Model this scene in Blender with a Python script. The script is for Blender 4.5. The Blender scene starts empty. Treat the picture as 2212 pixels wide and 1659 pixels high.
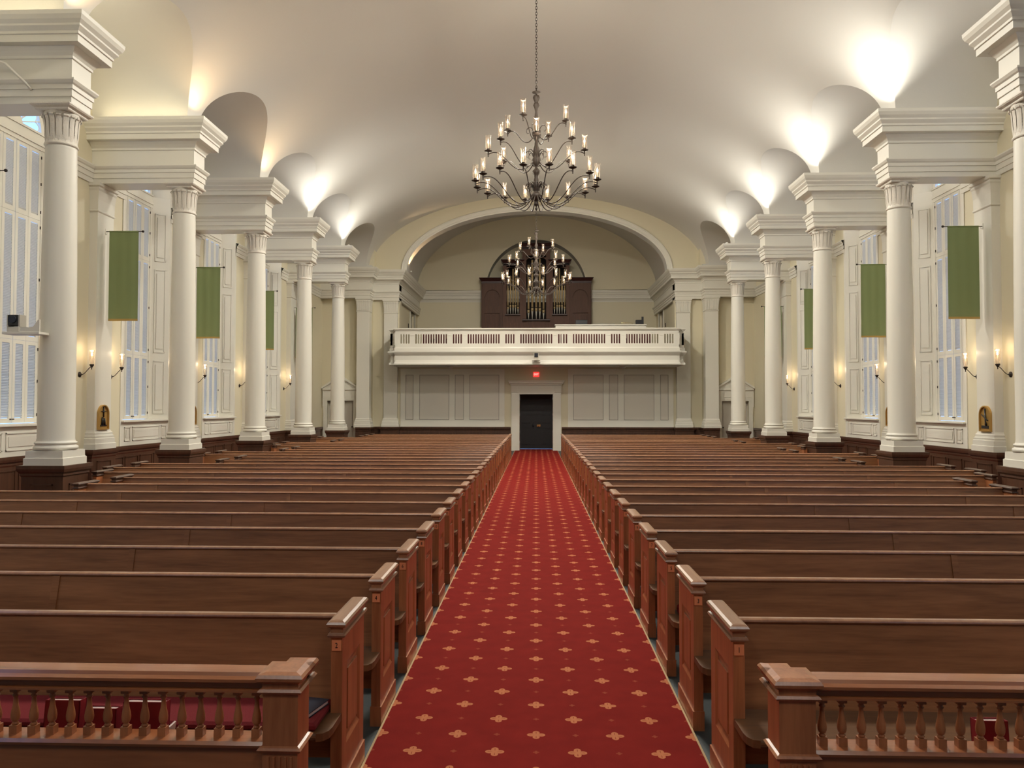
import bpy, bmesh, math, random
from math import sin, cos, pi, sqrt, radians
from mathutils import Vector, Matrix
random.seed(7)
SC = bpy.context.scene
COL = SC.collection

# ------------------------------------------------------------------ camera, world, exposure
def make_camera():
    th, ph, ro = .0317, .0290, .0012
    f = Vector((-sin(th)*cos(ph), cos(th)*cos(ph), sin(ph)))
    r = Vector((cos(th), sin(th), 0)); u = r.cross(f)
    c, s = cos(ro), sin(ro)
    r2 = r*c + u*s; u2 = u*c - r*s
    cd = bpy.data.cameras.new('camera'); cam = bpy.data.objects.new('camera', cd); COL.objects.link(cam)
    cd.sensor_width = 36; cd.lens = 1650.0/2212*36; cd.clip_start = .05; cd.clip_end = 200
    m = Matrix(((r2.x, u2.x, -f.x, 0), (r2.y, u2.y, -f.y, 0), (r2.z, u2.z, -f.z, 1.92), (0, 0, 0, 1)))
    cam.matrix_world = m
    SC.camera = cam
make_camera()
SC.view_settings.view_transform = 'Standard'; SC.view_settings.look = 'None'
SC.view_settings.gamma = 1; SC.view_settings.use_curve_mapping = False
SC.view_settings.exposure = 0.44
SC.cycles.use_denoising = True
SC.cycles.use_light_tree = False; SC.cycles.max_bounces = 4; SC.cycles.diffuse_bounces = 3; SC.cycles.glossy_bounces = 2
SC.cycles.transparent_max_bounces = 12; SC.cycles.sample_clamp_indirect = 6
W = bpy.data.worlds.new('sky'); SC.world = W; W.use_nodes = True
W.node_tree.nodes['Background'].inputs[0].default_value = (.28, .50, 1.0, 1)
W.node_tree.nodes['Background'].inputs[1].default_value = 1.7

def lamp(name, typ, loc, power, color=(1, 1, 1), rot=None, parent=None, **kw):
    d = bpy.data.lights.new(name, typ); d.energy = power; d.color = color
    for k, v in kw.items(): setattr(d, k, v)
    o = bpy.data.objects.new(name, d); COL.objects.link(o); o.location = loc
    if rot: o.rotation_euler = rot
    if parent: o.parent = parent
    return o
# added fill lamps, unseen, above and behind the camera
for (lx, ly, lz, pw, sz) in ((-3.2, -3.0, 8.6, 80, 2.2), (3.2, -3.0, 8.6, 80, 2.2)):
    lamp('chancel_lamp', 'AREA', (lx, ly, lz), pw, (1, .96, .88), rot=(radians(40), 0, 0), size=sz)
for ly in (9.6, 17.8, 24.5):  # added overhead fill along the nave, without fixtures
    lamp('nave_downlight', 'AREA', (0, ly, 10.9), 520, (1, .96, .86), rot=(0, 0, 0), size=1.2)
WARM = (1.0, .66, .34); COOL = (1.0, .96, .86)

# ------------------------------------------------------------------ materials
def mat(name, col, rough=.6, metal=0, spec=.5, emit=None, es=0, coat=0):
    m = bpy.data.materials.new(name); m.use_nodes = True
    b = m.node_tree.nodes['Principled BSDF']
    b.inputs['Base Color'].default_value = (*col, 1); b.inputs['Roughness'].default_value = rough
    b.inputs['Metallic'].default_value = metal; b.inputs['Specular IOR Level'].default_value = spec
    if emit: m.cycles.emission_sampling = 'NONE'
    if coat: b.inputs['Coat Weight'].default_value = coat; b.inputs['Coat Roughness'].default_value = .15
    if emit: b.inputs['Emission Color'].default_value = (*emit, 1); b.inputs['Emission Strength'].default_value = es
    return m
class NT:
    def __init__(s, m): s.t = m.node_tree; s.n = s.t.nodes; s.l = s.t.links; s.b = s.n['Principled BSDF']
    def node(s, t, **kw):
        n = s.n.new(t)
        for k, v in kw.items(): setattr(n, k, v)
        return n
    def math(s, op, a, b=None):
        n = s.node('ShaderNodeMath', operation=op)
        for i, v in enumerate((a, b)):
            if v is None: continue
            if isinstance(v, (int, float)): n.inputs[i].default_value = v
            else: s.l.new(v, n.inputs[i])
        return n.outputs[0]
    def mix(s, f, a, b):
        n = s.node('ShaderNodeMix', data_type='RGBA')
        if isinstance(f, (int, float)): n.inputs[0].default_value = f
        else: s.l.new(f, n.inputs[0])
        for i, v in ((6, a), (7, b)):
            if isinstance(v, tuple): n.inputs[i].default_value = (*v, 1)
            else: s.l.new(v, n.inputs[i])
        return n.outputs[2]
def paint(name, col, rough=.55, bump=.04, scale=60):
    m = mat(name, col, rough); k = NT(m)
    tc = k.node('ShaderNodeTexCoord'); nz = k.node('ShaderNodeTexNoise'); nz.inputs['Scale'].default_value = scale
    k.l.new(tc.outputs['Object'], nz.inputs['Vector'])
    bp = k.node('ShaderNodeBump'); bp.inputs['Strength'].default_value = bump; bp.inputs['Distance'].default_value = .01
    k.l.new(nz.outputs['Fac'], bp.inputs['Height']); k.l.new(bp.outputs[0], k.b.inputs['Normal'])
    return m
def wood(name, c1, c2, axis, rough=.32, coat=.25):
    m = mat(name, c1, rough, coat=coat); k = NT(m)
    tc = k.node('ShaderNodeTexCoord'); mp = k.node('ShaderNodeMapping'); oi = k.node('ShaderNodeObjectInfo')
    sc = [9, 9, 9]; sc[axis] = .7; mp.inputs['Scale'].default_value = sc
    add = k.node('ShaderNodeVectorMath', operation='ADD'); cm = k.node('ShaderNodeCombineXYZ')
    r = k.math('MULTIPLY', oi.outputs['Random'], 37.0)
    for i in range(3): k.l.new(r, cm.inputs[i])
    k.l.new(tc.outputs['Object'], add.inputs[0]); k.l.new(cm.outputs[0], add.inputs[1]); k.l.new(add.outputs[0], mp.inputs['Vector'])
    n1 = k.node('ShaderNodeTexNoise'); n1.inputs['Scale'].default_value = 1.6; n1.inputs['Detail'].default_value = 5; n1.inputs['Distortion'].default_value = .6
    k.l.new(mp.outputs[0], n1.inputs['Vector'])
    n2 = k.node('ShaderNodeTexNoise'); n2.inputs['Scale'].default_value = 9; n2.inputs['Detail'].default_value = 3
    k.l.new(mp.outputs[0], n2.inputs['Vector'])
    f = k.math('MULTIPLY', k.math('ADD', n1.outputs['Fac'], k.math('MULTIPLY', n2.outputs['Fac'], .45)), .7)
    cr = k.node('ShaderNodeValToRGB'); cr.color_ramp.elements[0].position = .3; cr.color_ramp.elements[1].position = .72
    cr.color_ramp.elements[0].color = (*c2, 1); cr.color_ramp.elements[1].color = (*c1, 1)
    k.l.new(f, cr.inputs[0])
    v = k.math('ADD', k.math('MULTIPLY', oi.outputs['Random'], .25), .88)
    hs = k.node('ShaderNodeHueSaturation'); k.l.new(v, hs.inputs['Value']); k.l.new(cr.outputs[0], hs.inputs['Color'])
    k.l.new(hs.outputs[0], k.b.inputs['Base Color'])
    return m
M = {}
M['ceil'] = paint('ceiling_plaster', (.68, .66, .61), .7, .10, 45)
M['cream'] = paint('cream_wall_paint', (.74, .675, .495), .5, .03)
M['white'] = paint('white_trim_paint', (.78, .75, .66), .38, .02)
M['panelw'] = paint('pale_wall_panel_fabric', (.70, .655, .575), .7, .04)
M['wall_bead'] = paint('grey_panel_bead', (.33, .30, .26), .6)
M['capital'] = paint('carved_white_capital', (.74, .69, .60), .45, .6, 38)
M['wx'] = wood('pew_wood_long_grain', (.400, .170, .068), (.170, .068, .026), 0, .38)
M['wz'] = wood('pew_wood_upright_grain', (.500, .190, .075), (.270, .090, .034), 2, .36)
M['wy'] = wood('pew_wood_cap_grain', (.420, .200, .100), (.260, .115, .055), 1, .30, .35)
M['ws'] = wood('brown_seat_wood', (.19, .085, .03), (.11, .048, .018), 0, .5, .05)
M['wd'] = wood('dark_wainscot_wood', (.105, .045, .024), (.055, .024, .013), 2, .4)
M['wr'] = wood('front_rail_wood', (.50, .175, .065), (.29, .092, .034), 0, .22, .5)
M['org'] = wood('organ_case_wood', (.140, .062, .036), (.080, .036, .022), 2, .6, 0)
M['orgd'] = mat('organ_moulding_dark_red_wood', (.045, .012, .010), .4)
M['pipe'] = mat('gilded_organ_pipe_metal', (.66, .50, .27), .45, .15)
M['pipef'] = mat('pale_tin_pipe_foot', (.66, .62, .54), .5, .0)
M['black'] = mat('black_plastic', (.015, .015, .018), .35)
M['bronze'] = mat('dark_bronze_metal', (.032, .021, .015), .55, .1)
M['green'] = paint('green_banner_cloth', (.235, .290, .125), .85, .25, 240)
M['gold'] = mat('gold_fringe', (.50, .33, .10), .6, .2)
M['plq'] = mat('gilt_plaque', (.58, .36, .11), .35, .6)
M['brass'] = mat('brass', (.75, .55, .22), .25, 1)
M['red'] = paint('red_cushion_fabric', (.19, .006, .008), .85, .2, 300)
M['redbk'] = mat('red_folder_cover', (.30, .012, .022), .5)
M['paper'] = mat('page_edges', (.72, .55, .50), .7)
M['blue'] = mat('navy_folder_cover', (.012, .018, .035), .4)
M['door'] = mat('charcoal_door_paint', (.022, .022, .024), .45)
M['gdoor'] = paint('grey_white_door_paint', (.55, .51, .44), .45)
M['tag'] = mat('orange_number_plate', (.85, .30, .13), .5)
M['steel'] = mat('door_edge_metal', (.5, .5, .5), .3, .8)
M['beige'] = mat('beige_plastic', (.62, .58, .50), .45)
M['dark'] = mat('organ_interior_dark', (.012, .006, .005), .8)
M['edge'] = mat('brass_carpet_edge_strip', (.45, .30, .15), .4, .5)
M['choir'] = mat('red_brown_chair_upholstery', (.11, .028, .022), .6)
M['exit'] = mat('exit_sign_red', (.8, .05, .04), .5, emit=(1, .06, .05), es=.7)
M['exitl'] = mat('exit_sign_letters', (.9, .5, .4), .5, emit=(1, .6, .5), es=1.2)
M['bulb'] = mat('candle_bulb_glow', (1, .8, .5), .5, emit=(1.0, .70, .42), es=9)
M['bulbs'] = mat('sconce_bulb_glow', (1, .8, .5), .5, emit=(1.0, .70, .40), es=22)
M['candle'] = mat('ivory_candle_sleeve', (.75, .66, .5), .5, emit=(1, .75, .45), es=.25)
M['lens'] = mat('uplight_lens', (1, 1, 1), .5, emit=(1, .93, .8), es=6)
def glass():
    m = bpy.data.materials.new('clear_glass_shade'); m.use_nodes = True; t = m.node_tree; t.nodes.clear()
    o = t.nodes.new('ShaderNodeOutputMaterial'); mx = t.nodes.new('ShaderNodeMixShader')
    a = t.nodes.new('ShaderNodeBsdfTransparent'); g = t.nodes.new('ShaderNodeBsdfGlossy'); lw = t.nodes.new('ShaderNodeLayerWeight')
    a.inputs[0].default_value = (.98, .95, .92, 1); g.inputs['Roughness'].default_value = .3; g.inputs[0].default_value = (1, .85, .72, 1)
    lw.inputs[0].default_value = .35
    mt = t.nodes.new('ShaderNodeMath'); mt.operation = 'MULTIPLY_ADD'; mt.inputs[1].default_value = .55; mt.inputs[2].default_value = .04
    t.links.new(lw.outputs['Facing'], mt.inputs[0]); t.links.new(mt.outputs[0], mx.inputs[0])
    t.links.new(a.outputs[0], mx.inputs[1]); t.links.new(g.outputs[0], mx.inputs[2]); t.links.new(mx.outputs[0], o.inputs[0])
    return m
M['glass'] = glass()
def winglass():
    m = bpy.data.materials.new('window_pane_glass'); m.use_nodes = True; t = m.node_tree; t.nodes.clear()
    o = t.nodes.new('ShaderNodeOutputMaterial'); mx = t.nodes.new('ShaderNodeMixShader'); mx.inputs[0].default_value = .08
    a = t.nodes.new('ShaderNodeBsdfTransparent'); g = t.nodes.new('ShaderNodeBsdfGlossy'); g.inputs['Roughness'].default_value = .05
    t.links.new(a.outputs[0], mx.inputs[1]); t.links.new(g.outputs[0], mx.inputs[2]); t.links.new(mx.outputs[0], o.inputs[0])
    return m
M['wglass'] = winglass()
def carpet():
    m = mat('red_motif_carpet', (.33, .02, .02), .95, spec=.1); k = NT(m)
    tc = k.node('ShaderNodeTexCoord'); sp = k.node('ShaderNodeSeparateXYZ'); k.l.new(tc.outputs['Object'], sp.inputs[0])
    X, Y = sp.outputs[0], sp.outputs[1]
    def cell(ox, oy, px, py):
        out = []
        for v, o, p in ((X, ox, px), (Y, oy, py)):
            t = k.math('DIVIDE', k.math('SUBTRACT', v, o), p)
            t = k.math('ADD', t, 200.5)
            t = k.math('SUBTRACT', k.math('FRACT', t), .5)
            out.append(k.math('MULTIPLY', t, p))
        return out
    def flower(u, v, R):
        r = k.math('SQRT', k.math('ADD', k.math('MULTIPLY', u, u), k.math('MULTIPLY', v, v)))
        an = k.math('ARCTAN2', v, u)
        lob = k.math('ABSOLUTE', k.math('COSINE', k.math('MULTIPLY', an, 2.0)))
        lim = k.math('MULTIPLY', k.math('ADD', k.math('MULTIPLY', lob, .5), .5), R)
        a = k.math('LESS_THAN', r, lim)
        # dark lines between and along the petals
        an2 = k.math('ABSOLUTE', k.math('SINE', k.math('MULTIPLY', an, 2.0)))
        w = k.math('MULTIPLY', k.math('LESS_THAN', an2, .16), k.math('GREATER_THAN', r, R*.25))
        w = k.math('MULTIPLY', w, k.math('LESS_THAN', r, R*.75))
        return k.math('MULTIPLY', a, k.math('SUBTRACT', 1.0, k.math('MULTIPLY', w, .7)))
    u, v = cell(0, 4.495, .457, .446); f1 = flower(u, v, .053)
    u, v = cell(.2285, 4.718, .457, .446); f2 = flower(u, v, .053)
    f = k.math('MAXIMUM', f1, f2)
    u, v = cell(.2285, 4.495, .457, .446); s1 = flower(u, v, .018)
    u, v = cell(0, 4.718, .457, .446); s2 = flower(u, v, .018)
    s = k.math('MULTIPLY', k.math('MAXIMUM', s1, s2), .28)
    nz = k.node('ShaderNodeTexNoise'); nz.inputs['Scale'].default_value = 7; nz.inputs['Detail'].default_value = 6
    k.l.new(tc.outputs['Object'], nz.inputs['Vector'])
    nf = k.node('ShaderNodeTexNoise'); nf.inputs['Scale'].default_value = 420
    k.l.new(tc.outputs['Object'], nf.inputs['Vector'])
    base = k.mix(nz.outputs['Fac'], (.165, .011, .008), (.245, .017, .012))
    c = k.mix(k.math('MAXIMUM', f, s), base, (.52, .18, .08))
    k.l.new(c, k.b.inputs['Base Color'])
    bp = k.node('ShaderNodeBump'); bp.inputs['Strength'].default_value = .5; bp.inputs['Distance'].default_value = .004
    k.l.new(nf.outputs['Fac'], bp.inputs['Height']); k.l.new(bp.outputs[0], k.b.inputs['Normal'])
    return m
M['carpet'] = carpet()
M['floor'] = paint('dark_grey_pew_flooring', (.045, .055, .055), .55, .1, 90)

# ------------------------------------------------------------------ mesh helper
class MB:
    def __init__(s): s.v = []; s.f = []; s.sm = []; s.mi = []; s.cm = 0
    def face(s, idx, sm=False): s.f.append(idx); s.sm.append(sm); s.mi.append(s.cm)
    def box(s, x0, x1, y0, y1, z0, z1, b=0):
        if x0 > x1: x0, x1 = x1, x0
        if y0 > y1: y0, y1 = y1, y0
        if b:
            return s.stack([(x0+b, x1-b, y0+b, y1-b, z0), (x0, x1, y0, y1, z0+b), (x0, x1, y0, y1, z1-b), (x0+b, x1-b, y0+b, y1-b, z1)])
        n = len(s.v)
        s.v += [(x, y, z) for z in (z0, z1) for x, y in ((x0, y0), (x1, y0), (x1, y1), (x0, y1))]
        for q in ((3, 2, 1, 0), (4, 5, 6, 7), (0, 1, 5, 4), (1, 2, 6, 5), (2, 3, 7, 6), (3, 0, 4, 7)): s.face([n+i for i in q])
        return s
    def stack(s, rects):
        n = len(s.v)
        for (x0, x1, y0, y1, z) in rects: s.v += [(x0, y0, z), (x1, y0, z), (x1, y1, z), (x0, y1, z)]
        s.face([n+3, n+2, n+1, n])
        for i in range(len(rects)-1):
            a = n+4*i
            for j in range(4):
                k = (j+1) % 4; s.face([a+j, a+k, a+4+k, a+4+j])
        a = n+4*(len(rects)-1); s.face([a, a+1, a+2, a+3])
        return s
    def rings(s, x0, x1, y0, y1, prof, flip=None):
        """prof [(off, z)] around a rectangle"""
        return s.stack([(x0-o, x1+o, y0-o, y1+o, z) for o, z in prof])
    def lathe(s, cx, cy, prof, n=24, axis='z', sm=True, caps=True):
        b = len(s.v); m = len(prof)
        for r, z in prof:
            for i in range(n):
                a = 2*pi*i/n
                p = (r*cos(a), r*sin(a), z)
                if axis == 'z': q = (cx+p[0], cy+p[1], z)
                elif axis == 'x': q = (z, cx+p[0], cy+p[1])
                else: q = (cx+p[0], z, cy+p[1])
                s.v.append(q)
        for j in range(m-1):
            for i in range(n):
                k = (i+1) % n; s.face([b+j*n+i, b+j*n+k, b+(j+1)*n+k, b+(j+1)*n+i], sm)
        if caps:
            s.face([b+i for i in range(n-1, -1, -1)]); s.face([b+(m-1)*n+i for i in range(n)])
        return s
    def tube(s, pts, r, n=8, caps=True, closed=False):
        pts = [Vector(p) for p in pts]; m = len(pts); b = len(s.v)
        rr = r if isinstance(r, (list, tuple)) else [r]*m
        up = Vector((0, 0, 1)); prev = None
        for i, p in enumerate(pts):
            if closed: t = (pts[(i+1) % m]-pts[i-1]).normalized()
            else: t = (pts[min(i+1, m-1)]-pts[max(i-1, 0)]).normalized()
            if prev is None:
                a = t.cross(up)
                if a.length < .01: a = t.cross(Vector((1, 0, 0)))
            else: a = prev - t*prev.dot(t)
            a.normalize(); prev = a; c = t.cross(a)
            for j in range(n):
                g = 2*pi*j/n; s.v.append(tuple(p+(a*cos(g)+c*sin(g))*rr[i]))
        rng = m if closed else m-1
        for i in range(rng):
            i2 = (i+1) % m
            for j in range(n):
                k = (j+1) % n; s.face([b+i*n+j, b+i*n+k, b+i2*n+k, b+i2*n+j], True)
        if caps and not closed:
            s.face([b+j for j in range(n-1, -1, -1)]); s.face([b+(m-1)*n+j for j in range(n)])
        return s
    def prism(s, poly, a0, a1, axis='x'):
        """poly 2D list extruded on axis; x: poly=(y,z), y: poly=(x,z), z: poly=(x,y)"""
        b = len(s.v); n = len(poly)
        for a in (a0, a1):
            for p, q in poly:
                s.v.append({'x': (a, p, q), 'y': (p, a, q), 'z': (p, q, a)}[axis])
        s.face([b+i for i in range(n)]); s.face([b+n+i for i in range(n-1, -1, -1)])
        for i in range(n):
            k = (i+1) % n; s.face([b+i, b+n+i, b+n+k, b+k])
        return s
    def sweep(s, path, prof, closed=False):
        """plan path [(x,y)], prof [(off,z)], off to the LEFT of travel"""
        m = len(path); b = len(s.v); P = [Vector(p) for p in path]; K = len(prof)
        for i in range(m):
            def nrm(a, c):
                d = (c-a).normalized(); return Vector((-d.y, d.x))
            if closed: n1, n2 = nrm(P[i-1], P[i]), nrm(P[i], P[(i+1) % m])
            elif i == 0: n1 = n2 = nrm(P[0], P[1])
            elif i == m-1: n1 = n2 = nrm(P[-2], P[-1])
            else: n1, n2 = nrm(P[i-1], P[i]), nrm(P[i], P[i+1])
            h = (n1+n2).normalized(); h = h/max(.2, h.dot(n1))
            for o, z in prof: s.v.append((P[i].x+h.x*o, P[i].y+h.y*o, z))
        for i in range(m if closed else m-1):
            i2 = (i+1) % m
            for j in range(K-1): s.face([b+i*K+j, b+i2*K+j, b+i2*K+j+1, b+i*K+j+1])
        return s
    def grid(s, fn, nu, nv, sm=True):
        b = len(s.v)
        for j in range(nv+1):
            for i in range(nu+1): s.v.append(tuple(fn(i/nu, j/nv)))
        for j in range(nv):
            for i in range(nu):
                a = b+j*(nu+1)+i; s.face([a, a+1, a+nu+2, a+nu+1], sm)
        return s
    def flipx(s):
        s.v = [(-x, y, z) for x, y, z in s.v]; s.f = [list(reversed(f)) for f in s.f]; return s
    def move(s, dx, dy, dz): s.v = [(x+dx, y+dy, z+dz) for x, y, z in s.v]; return s
    def build(s, name, mats, parent=None, loc=None, recalc=True):
        me = bpy.data.meshes.new(name); me.from_pydata(s.v, [], s.f)
        for i, p in enumerate(me.polygons): p.use_smooth = s.sm[i]; p.material_index = s.mi[i]
        if not isinstance(mats, (list, tuple)): mats = [mats]
        for m in mats: me.materials.append(M[m] if isinstance(m, str) else m)
        if recalc:
            bm = bmesh.new(); bm.from_mesh(me); bmesh.ops.recalc_face_normals(bm, faces=bm.faces); bm.to_mesh(me); bm.free()
        me.update()
        o = bpy.data.objects.new(name, me); COL.objects.link(o)
        if parent: o.parent = parent
        if loc: o.location = loc
        return o
def empty(name, loc=(0, 0, 0), rz=0):
    o = bpy.data.objects.new(name, None); COL.objects.link(o); o.location = loc; o.rotation_euler = (0, 0, rz); o.empty_display_size = .1
    return o
def tag(o, label, cat, group=None):
    o['label'] = label; o['category'] = cat; o['kind'] = 'thing'
    if group: o['group'] = group
    return o
def struct(o, label=None):
    o['kind'] = 'structure'
    if label: o['label'] = label
    return o
def copy_tree(o, parent=None):
    c = o.copy(); COL.objects.link(c); c.parent = parent
    for ch in list(o.children): copy_tree(ch, c)
    return c
ORD = 'first second third fourth fifth sixth seventh eighth ninth tenth eleventh twelfth thirteenth fourteenth fifteenth sixteenth seventeenth eighteenth nineteenth twentieth twenty-first twenty-second twenty-third twenty-fourth twenty-fifth twenty-sixth twenty-seventh twenty-eighth'.split()
SN = {-1: 'left', 1: 'right'}

# ------------------------------------------------------------------ dimensions
Y0, PI_, Z0 = 11.57, 4.17, 7.81          # first column, bay pitch, cornice top
def YK(k): return Y0+PI_*k
VA, VB = 7.25, 3.3                       # main vault half width, rise
LH, LR = 1.835, 1.41                     # lunette half width, rise
XW, XP, XG = 9.25, 9.08, 9.57            # side wall, pilaster face, window plane
YA, YR = 33.1, 32.7                      # arch wall, side-aisle rear wall
YB = -12.0                                # wall behind the camera

# ------------------------------------------------------------------ shell: floor
struct(MB().box(-9.6, 9.6, YB, 34.6, -.2, 0).build('floor', 'floor'), 'dark grey floor under the pews')
o = MB().box(-.914, .914, -11.9, 34.1, 0.0, .012).build('carpet', 'carpet')
tag(o, 'red carpet runner with small gold flower motifs down the centre aisle', 'carpet')
for s in (-1, 1):
    e = MB().box(s*.914, s*.926, -11.9, 32.9, 0, .013).build('edge_strip', 'edge', o)
    w = MB().box(s*7.80, s*8.97, -6.9, 32.1, 0, .010).build('carpet', 'carpet')
    tag(w, 'red carpet in the %s side aisle beside the wall' % SN[s], 'carpet')
# choir side: plain unseen wall closing the room, made dark to cut bounce light
struct(MB().box(-9.6, 9.6, YB-.2, YB, 0, 11.4).build('wall_front', 'wd'), 'dark panelled chancel wall behind the photographer')

# ------------------------------------------------------------------ ceiling vault with lunettes
def zlun(v): return Z0+LR*sqrt(max(0, 1-(v/LH)**2))
def vault():
    b = MB()
    ys = [(YB, None)]
    rows = [(YB, Z0), (YK(-1)-LH-.5, Z0)]
    bays = [YK(k)+PI_/2 for k in range(-1, 5)]
    rows = [(YB, Z0)]
    for c in bays:
        n = 36
        for i in range(n+1):
            a = pi*i/n; v = -LH*cos(a)
            rows.append((c+v, zlun(v)))
    rows.append((YA+.05, Z0))
    NU = 64; base = len(b.v)
    for (y, zl) in rows:
        t0 = math.asin(min(1, (zl-Z0)/VB))
        for i in range(NU+1):
            t = t0+(pi-2*t0)*i/NU
            b.v.append((VA*cos(t), y, Z0+VB*sin(t)))
    for j in range(len(rows)-1):
        for i in range(NU):
            a = base+j*(NU+1)+i; b.face([a, a+1, a+NU+2, a+NU+1], True)
    for s in (-1, 1):
        for c in bays:
            def fn(u, w):
                v = -LH*cos(pi*u); z = zlun(v)
                xm = VA*sqrt(max(0, 1-((z-Z0)/VB)**2))
                return (s*(xm+(9.45-xm)*w), c+v, z)
            b.grid(fn, 36, 6)
        # low flat strips: above the rear entablature piers
        b.box(s*7.0, s*9.6, YK(5)-PI_/2+LH, 33.3, Z0-.02, Z0+.1)
    return struct(b.build('ceiling', 'ceil', recalc=False), 'white plaster barrel vault with side lunettes')
vault()

# ------------------------------------------------------------------ side walls with window openings
WH, WHI = 1.04, .80       # opening half width at wall face / at window
ZS, ZA = 1.02, 7.12       # bottom of opening, springing of its arch
BAYC = [YK(k)+PI_/2 for k in range(-1, 5)]   # bays -1..4 ; windows in bays -1..3
WINC = BAYC[:5]
CAPP = [(0, 5.93), (.012, 5.94), (.022, 5.955), (.022, 5.975), (.008, 5.985), (.012, 6.2), (.03, 6.38), (.045, 6.42), (.045, 6.44), (.03, 6.45), (.03, 6.46), (.065, 6.48), (.065, 6.54)]
BASEP = [(.085, 1.02), (.085, 1.13), (.065, 1.14), (.065, 1.24), (.05, 1.25), (.055, 1.29), (.035, 1.30), (.03, 1.33), (.035, 1.35), (.012, 1.38), (0, 1.41)]
ARCH = [(0, 6.54), (0, 6.64), (.018, 6.645), (.018, 6.75), (.036, 6.755), (.036, 6.82), (.06, 6.84), (.085, 6.88), (.085, 6.905), (0, 6.92)]
CORN = [(0, 7.22), (.022, 7.23), (.022, 7.27), (.05, 7.31), (.06, 7.33), (.10, 7.38), (.105, 7.39), (.215, 7.395), (.215, 7.50), (.235, 7.51), (.235, 7.55), (.285, 7.61), (.285, 7.64), (.325, 7.69), (.35, 7.75), (.355, 7.81)]
ENT = ARCH+CORN
WAIN = [(.0, 0), (.0, 1.0)]
WCAP = [(.0, .86), (.015, .87), (.015, .90), (.045, .93), (.055, .97), (.055, 1.02), (0, 1.02)]
WBASE = [(.0, 0), (.03, 0), (.03, .16), (.012, .18), (0, .18)]
def side_wall(s):
    root = empty('wall_'+SN[s]); struct(root, 'cream %s side wall of the nave' % SN[s])
    b = MB()
    edges = [YB]
    for c in WINC: edges += [c-WH, c+WH]
    edges.append(YR+.4)
    for i in range(0, len(edges), 2): b.box(s*XW, s*(XW+.45), edges[i], edges[i+1], 0, 9.35)
    for c in WINC:
        b.box(s*XW, s*(XW+.45), c-WH, c+WH, 0, ZS)
        n = 20; base = len(b.v)
        for i in range(n+1):
            a = pi-pi*i/n; y = c+WH*cos(a); z = ZA+WH*sin(a)
            b.v += [(s*XW, y, z), (s*XW, y, 9.35), (s*(XW+.45), y, z), (s*(XW+.45), y, 9.35)]
        for i in range(n):
            q = base+4*i; r = q+4
            b.face([q, r, r+1, q+1]); b.face([q+2, q+3, r+3, r+2]); b.face([q, q+2, r+2, r], True)
    w = b.build('wall_surface', 'cream', root)
    # wainscot
    b = MB()
    pil = [YK(k) for k in range(-1, 5)]
    path = [(s*XW, YB)]
    for y in pil: path += [(s*XW, y-.42), (s*(XP-.02), y-.42), (s*(XP-.02), y+.42), (s*XW, y+.42)]
    path.append((s*XW, YR))
    if s > 0: pass
    pr = [(o_, z) for o_, z in [(.035, 0), (.035, .16), (.02, .18), (.02, .84)]+[(q+.02, z) for q, z in WCAP[1:-1]]+[(-.05, 1.02)]]
    P = path if s > 0 else list(reversed([(x, y) for x, y in path]))
    b.sweep(P, pr)
    # recessed-look panels as framed fields
    def field(x, y0, y1):
        b.box(x-s*.035, x, y0, y0+.02, .26, .78); b.box(x-s*.035, x, y1-.02, y1, .26, .78)
        b.box(x-s*.035, x, y0, y1, .76, .78); b.box(x-s*.035, x, y0, y1, .26, .28)
    for i, y in enumerate(pil):
        field(s*(XP-.02), y-.26, y+.26)
        if i < len(pil)-1:
            y0 = y+.48; n = 5; st = (PI_-.96)/n
            for j in range(n): field(s*XW, y0+j*st+.04, y0+(j+1)*st-.04)
    b.build('wainscot', 'wd', root)
    # wall architrave band, running round the pilasters, stopping at windows
    for i, y in enumerate(pil):
        b = MB()
        b.rings(min(s*XP, s*(XW+.1)), max(s*XP, s*(XW+.1)), y-.30, y+.30, BASEP)
        b.box(s*XP, s*(XW+.05), y-.30, y+.30, 1.38, 5.95)
        b.rings(min(s*XP, s*(XW+.1)), max(s*XP, s*(XW+.1)), y-.30, y+.30, CAPP)
        b.build('pilaster', 'white', root)
        b = MB()
        lo = y-PI_/2+WH+.02; hi = y+PI_/2-WH-.02
        A = [(s*XW, lo), (s*XW, hi)]
        if s < 0: A.reverse()
        b.sweep(A, [(-.02, 6.54), (0.03, 6.54)]+[(q+.03, z) for q, z in ARCH]+[(-.02, 6.92)])
        b.build('architrave_band', 'white', root)
    # rear-most bay: plain wall, architrave band
    b = MB(); A = [(s*XW, YK(4)+.3), (s*XW, YR)]
    if s < 0: A.reverse()
    b.sweep(A, [(-.02, 6.54), (0.03, 6.54)]+[(q+.03, z) for q, z in ARCH]+[(-.02, 6.92)])
    b.build('architrave_band', 'white', root)
for s in (-1, 1): side_wall(s)

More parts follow.
